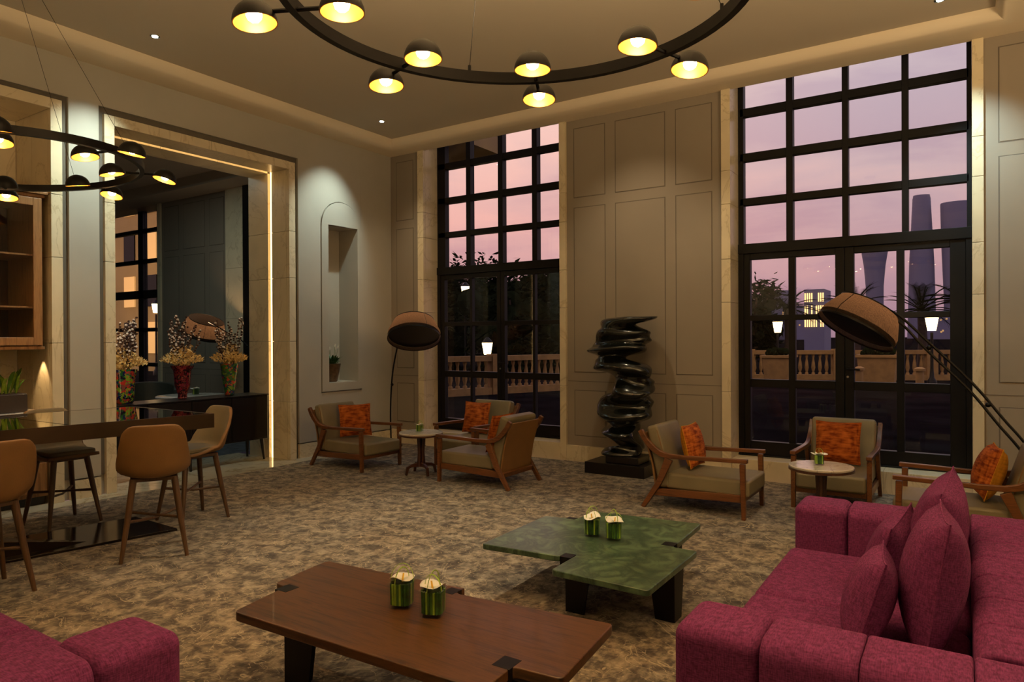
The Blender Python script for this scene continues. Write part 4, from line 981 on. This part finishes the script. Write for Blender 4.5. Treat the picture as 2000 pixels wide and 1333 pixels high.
# ---- wall cabinet, counter and planter in the left bay
t = thing('wall_cabinet','oak wall cabinet with a glass door hung in the left wall bay','cabinet',(-7.5,0,0))
y0, y1, z0, z1 = 1.15, 3.03, 1.50, 2.90
B().box(-.46,-.455,y0+.03,y1-.03,z0+.03,z1-.03).obj('back_panel','darkwood',t)
B().box(-.48,-.46,y0,y1,z0,z1).box(-.46,.21,y0,y0+.03,z0,z1).box(-.46,.21,y1-.03,y1,z0,z1).box(-.46,.21,y0+.03,y1-.03,z0,z0+.03).box(-.46,.21,y0+.03,y1-.03,z1-.03,z1).obj('carcass','oak',t)
B().box(-.46,.225,y0-.02,y1+.02,z1,z1+.03).box(-.46,.245,y0-.04,y1+.04,z1+.03,z1+.06).obj('cornice','oak',t,bev=.006,seg=2)
B().box(-.46,.225,y0-.01,y1+.015,z0-.03,z0).obj('bottom_moulding','oak',t,bev=.006,seg=2)
for a, c in ((y0+.01, (y0+y1)/2-.005), ((y0+y1)/2+.005, y1-.01)):
    d = B().box(.212,.24,a,a+.075,z0+.01,z1-.01).box(.212,.24,c-.075,c,z0+.01,z1-.01).box(.212,.24,a+.075,c-.075,z0+.01,z0+.085).box(.212,.24,a+.075,c-.075,z1-.085,z1-.01).obj('door','oak',t,bev=.005,seg=2)
    B().box(.222,.228,a+.07,c-.07,z0+.08,z1-.08).obj('door_glass','glass',d)
B().box(-.45,.19,y0+.03,y1-.03,1.86,1.875).obj('shelf','oak',t); B().box(-.45,.19,y0+.03,y1-.03,2.35,2.365).obj('shelf','oak',t)
t = thing('base_cabinet','oak base cabinet with a stone worktop below the wall cabinet','cabinet',(-7.6,0,0))
B().box(-.36,.30,1.10,3.07,.08,.86).obj('carcass','oak',t,bev=.004,seg=1)
for k in range(4): B().box(.30,.318,1.12+k*.486,1.12+(k+1)*.486-.01,.42,.84).obj('door','oak',t,bev=.004,seg=1)
for k in range(4): B().box(.30,.318,1.12+k*.486,1.12+(k+1)*.486-.01,.12,.40).obj('drawer','oak',t,bev=.004,seg=1)
B().box(-.36,.26,1.12,3.06,0,.08).obj('toe_kick','black',t)
B().box(-.37,.335,1.10,3.07,.861,.885).obj('worktop','white',t,bev=.004,seg=1)
def leafy(t, n, r0, h, ln, wd_, mat, seed, up=.6, nm='leaf'):
    rnd = random.Random(seed)
    for k in range(n):
        a = rnd.uniform(0,2*PI); rr = rnd.random()*r0; l = ln*rnd.uniform(.6,1.1); e = rnd.uniform(up*.5,up*1.6)
        p = Vector((rr*math.cos(a),rr*math.sin(a),h)); q = p+Vector((math.cos(a)*math.cos(e),math.sin(a)*math.cos(e),math.sin(e)))*l
        B().leaf(p,q,wd_*rnd.uniform(.7,1.2),droop=l*.12).obj(nm,mat,t,smooth=True)
t = thing('planter_box','dark planter box of bright green leafy plants on the left worktop','planter',(-7.48,2.60,.886))
B().box(-.12,.12,-.33,.33,0,.17).obj('box','potd',t,bev=.006,seg=1); B().box(-.11,.11,-.32,.32,.165,.175).obj('soil','soil',t)
rnd = random.Random(5)
for k in range(75):
    a = rnd.uniform(0,2*PI); y = rnd.uniform(-.28,.28); l = rnd.uniform(.12,.30); e = rnd.uniform(.5,1.45)
    p = Vector((rnd.uniform(-.06,.06),y,.17)); q = p+Vector((math.cos(a)*math.cos(e),math.sin(a)*math.cos(e),math.sin(e)))*l
    B().leaf(p,q,rnd.uniform(.02,.045),droop=l*.15).obj('leaf',rnd.choice(['leaf','grass','leaf']),t,smooth=True)
# niche plant
t = thing('potted_plant','small green plant with white buds in a brown pot inside the wall niche','potted plant',(-7.42,6.70,.962))
B().lathe([(.075,0),(.085,.01),(.115,.16),(.13,.24),(.135,.25)],28).obj('pot','pot',t,smooth=True); B().lathe([(.12,.235),(.12,.243)],20).obj('soil','soil',t)
leafy(t,80,.08,.24,.15,.03,'leafd',9,.75)
for k in range(7):
    a = k*.9; p = Vector((.05*math.cos(a),.05*math.sin(a),.24)); q = p+Vector((.04*math.cos(a),.04*math.sin(a),.20+.02*(k%3)))
    B().tube([p,q],.002,5).obj('bud_stem','leaf',t); B().leaf(q,q+Vector((.01,0,.05)),.022).obj('bud','petal',t,smooth=True)

# ---- sculpture
t = thing('abstract_sculpture','tall twisting black bronze sculpture of stacked flowing forms on a square base','sculpture',(-3.1,7.33,0))
B().box(-.57,.16,-.22,.24,0,.13).obj('plinth','black',t,bev=.004,seg=1)
B().box(-.33,.07,-.17,.17,.131,.215).obj('lower_block','black',t,bev=.01,seg=2)
out = [(75,430,632),(84,245,634),(100,218,634),(115,210,600),(128,214,540),(143,228,500),(155,238,470),(166,215,500),(180,205,530),(195,198,575),(210,190,604),(225,182,600),(240,176,582),(255,170,580),(268,158,594),(280,146,590),(290,150,560),(300,150,545),(310,128,565),(320,120,572),(332,122,574),(345,150,566),(356,185,500),(368,205,400),(380,206,388),(392,196,400),(404,172,440),(420,170,550),(436,176,585),(450,172,602),(470,170,610),(486,176,612),(498,215,608),(510,285,600),(522,300,585),(536,312,600),(550,320,616),(566,326,606),(580,328,600),(596,330,612),(612,328,620),(630,328,622),(645,328,610),(658,330,585),(668,322,580),(680,262,598),(690,246,586),(705,215,600),(720,200,609),(735,192,600),(750,186,600),(765,185,590),(780,198,598),(795,194,606),(815,205,612),(832,220,610),(848,255,595),(862,285,575),(876,295,530),(888,292,505),(900,250,495),(915,228,502),(930,222,505),(945,228,508),(958,262,508),(970,295,508),(985,322,508),(1000,344,512),(1020,352,520),(1040,358,528),(1055,340,530),(1064,252,534),(1078,238,536),(1092,228,525),(1105,224,518),(1120,224,516),(1140,224,515)]
b = B(); sg = 36; rg = []
for i, (yy, l, r0) in enumerate(out):
    z = 1.797+(yy-75)*(-.001508)
    X0 = -3.909+l*.001615+3.1-.0; X1 = -3.909+r0*.001615+3.1
    cx, aa = (X0+X1)/2, (X1-X0)/2; bbb = .16+.20*aa+.02*math.sin(i*.5)+.025*math.sin(i*.31+1); cy = .045*math.sin(i*.55)
    ring = []
    for k in range(sg):
        a = 2*PI*k/sg; m_ = 1+.04*math.sin(3*a+i*.35); ce, se = math.cos(a), math.sin(a)
        zz = z+(.022*math.sin(a+i*.12)+.010*math.sin(2*a+i*.16))*(0 if i in (0,len(out)-1) else 1)
        ring.append(b.bm.verts.new((cx+aa*ce, cy+bbb*se*m_, zz)))
    rg.append(ring)
for a, c in zip(rg, rg[1:]):
    for k in range(sg): b.bm.faces.new((a[k],a[(k+1)%sg],c[(k+1)%sg],c[k]))
b.bm.faces.new(rg[0]); b.bm.faces.new(list(reversed(rg[-1])))
o = b.obj('bronze_body','bronze2',t,smooth=True,sub=1)
for p in o.data.polygons: p.use_smooth = True
md = o.modifiers.new('sm','SMOOTH'); md.iterations = 3; md.factor = .5

# ---- arc floor lamps
def arc_lamp(label, rim, axis, rr, rt, hh, paths, base, clamps, grp='arc floor lamps'):
    t = thing('arc_floor_lamp', label, 'floor lamp', (base[0], base[1], 0), 0, grp); o3 = Vector((base[0], base[1], 0))
    ax = Vector(axis).normalized(); q = ax.to_track_quat('Z','X').to_matrix().to_4x4(); m = Matrix.Translation(Vector(rim)-o3) @ q
    B().lathe([(rr,0),(rr*.985,hh*.35),(rt,hh)],48,cap=False,mat=m).obj('lamp_shade','shade',t,smooth=True)
    B().lathe([(rr+.002,0),(rr+.004,-.006),(rr+.004,.010),(rr+.002,.012)],48,cap=False,mat=m).obj('shade_rim','blackm',t,smooth=True)
    B().lathe([(rt+.003,hh-.008),(rt+.003,hh+.004)],48,cap=False,mat=m).obj('shade_rim','blackm',t,smooth=True)
    B().lathe([(rr*.97,.045),(rr*.97,.05)],48,mat=m).obj('diffuser','black',t,smooth=True)['label'] = 'black louvre disc under the shade'
    sm = B()
    for a in (0, PI*2/3, PI*4/3):
        sm.tube([m @ Vector(((rr+.002)*math.cos(a+.5),(rr+.002)*math.sin(a+.5),0)), m @ Vector(((rr*.987+.002)*math.cos(a+.5),(rr*.987+.002)*math.sin(a+.5),hh*.35)), m @ Vector(((rt+.002)*math.cos(a+.5),(rt+.002)*math.sin(a+.5),hh))],.003,5)
    sm.obj('shade_seam','blackm',t)['kind'] = 'stuff'
    for pth in paths: B().tube([Vector(p)-o3 for p in pth],.011,8).obj('arm','blackm',t,smooth=True)
    for c in clamps: B().ico(Vector(c)-o3,.022,2).obj('clamp','blackm',t,smooth=True)
    B().lathe([(.16,0),(.16,.02),(.15,.03),(.02,.035)],36).obj('base','blackm',t,smooth=True)
    lp = Vector(rim)+ax*(hh*.62); light('lamp_bulb','POINT',lp,7,(1,.6,.3),shadow_soft_size=.05)
    return t
def smoothpath(pts, n=6):
    P_ = [Vector(p) for p in pts]; o = []
    for i in range(len(P_)-1):
        p0, p1, p2, p3 = P_[max(i-1,0)], P_[i], P_[i+1], P_[min(i+2,len(P_)-1)]
        for k in range(n):
            s = k/n; o.append(.5*((2*p1)+(-p0+p2)*s+(2*p0-5*p1+4*p2-p3)*s*s+(-p0+3*p1-3*p2+p3)*s**3))
    return o+[P_[-1]]
rA = smoothpath([(-.70,6.9,1.83),(-.5,6.9,1.75),(-.24,6.9,1.48),(.06,6.9,1.15),(.265,6.9,.87),(.42,6.9,.66),(.60,6.9,.33),(.66,6.9,.03)])
rB = smoothpath([(-.60,6.9,1.74),(-.46,6.9,1.66),(-.27,6.9,1.43),(.03,6.9,1.10),(.225,6.9,.83),(.38,6.9,.62),(.56,6.9,.31),(.62,6.9,.03)])
arc_lamp('large black arc floor lamp leaning in front of the glass door at the right',(-.83,6.9,1.60),(.45,.30,.84),.345,.265,.25,[rA,rB],(.66,6.9),[(-.255,6.9,1.455),(.16,6.9,.985),(.40,6.9,.64)])
lp = smoothpath([(-6.95,7.40,.02),(-6.95,7.39,.5),(-6.86,7.33,1.0),(-6.70,7.24,1.35),(-6.45,7.08,1.62),(-6.18,6.97,1.76)])
arc_lamp('black arc floor lamp in the corner beside the smaller window',(-6.02,6.85,1.56),(-.30,.36,.86),.345,.265,.25,[lp],(-6.95,7.40),[(-6.88,7.35,.9)])
rC = smoothpath([(-10.75,7.0,1.86),(-10.3,7.0,1.70),(-9.7,7.0,1.45),(-9.3,7.0,.9),(-9.15,7.0,.03)])
arc_lamp('arc floor lamp seen through the wall opening in the room beyond',(-10.92,7.0,1.66),(.40,0,.9),.36,.28,.26,[rC],(-9.15,7.0),[(-9.7,7.0,1.45)])

# ---- furniture in the room beyond
t = thing('round_table','round white table in the room beyond, behind the red vase','table',(-10.0,6.22,0))
B().lathe([(.50,.67),(.51,.675),(.51,.695),(.50,.70)],48).obj('tabletop','white',t,smooth=True); B().lathe([(.2,0),(.2,.02),(.04,.04),(.035,.67)],20).obj('pedestal','blackm',t,smooth=True)
calla_vase(-9.95,6.25,.70,0,1.0,'tiny flower vase on the round white table in the room beyond','glass flower vases',2,False,8)
t = thing('tub_chair','dark round backed tub chair in the room beyond behind the left vase','armchair',(-12.1,6.75,0),-.4)
b = B(); n = 20
for rr, z0, z1 in ((.42,.35,.80),):
    a_ = [R(-115+230*k/n)+PI for k in range(n+1)]
    pts = [(rr*math.cos(q),rr*math.sin(q),0) for q in a_]
    rgs = []
    for q in a_:
        c_, s_ = math.cos(q), math.sin(q); top = z1-.12*abs((q-PI)/R(115))**2
        rgs.append([b.bm.verts.new(v) for v in (((rr-.09)*c_,(rr-.09)*s_,z0),(rr*c_,rr*s_,z0),((rr+.03)*c_,(rr+.03)*s_,top),((rr-.05)*c_,(rr-.05)*s_,top))])
    for p, q in zip(rgs, rgs[1:]):
        for k in range(4): b.bm.faces.new((p[k],p[(k+1)%4],q[(k+1)%4],q[k]))
    b.bm.faces.new(rgs[0]); b.bm.faces.new(rgs[-1][::-1])
b.obj('backrest','chaird',t,bev=.02,seg=3); B().lathe([(.33,.30),(.36,.33),(.36,.42),(.33,.45)],28).obj('seat','chaird',t,smooth=True)
for k in range(4): B().tube([(.25*math.cos(k*PI/2+.7),.25*math.sin(k*PI/2+.7),.3),(.3*math.cos(k*PI/2+.7),.3*math.sin(k*PI/2+.7),0)],[.02,.012],8).obj('leg','black',t)
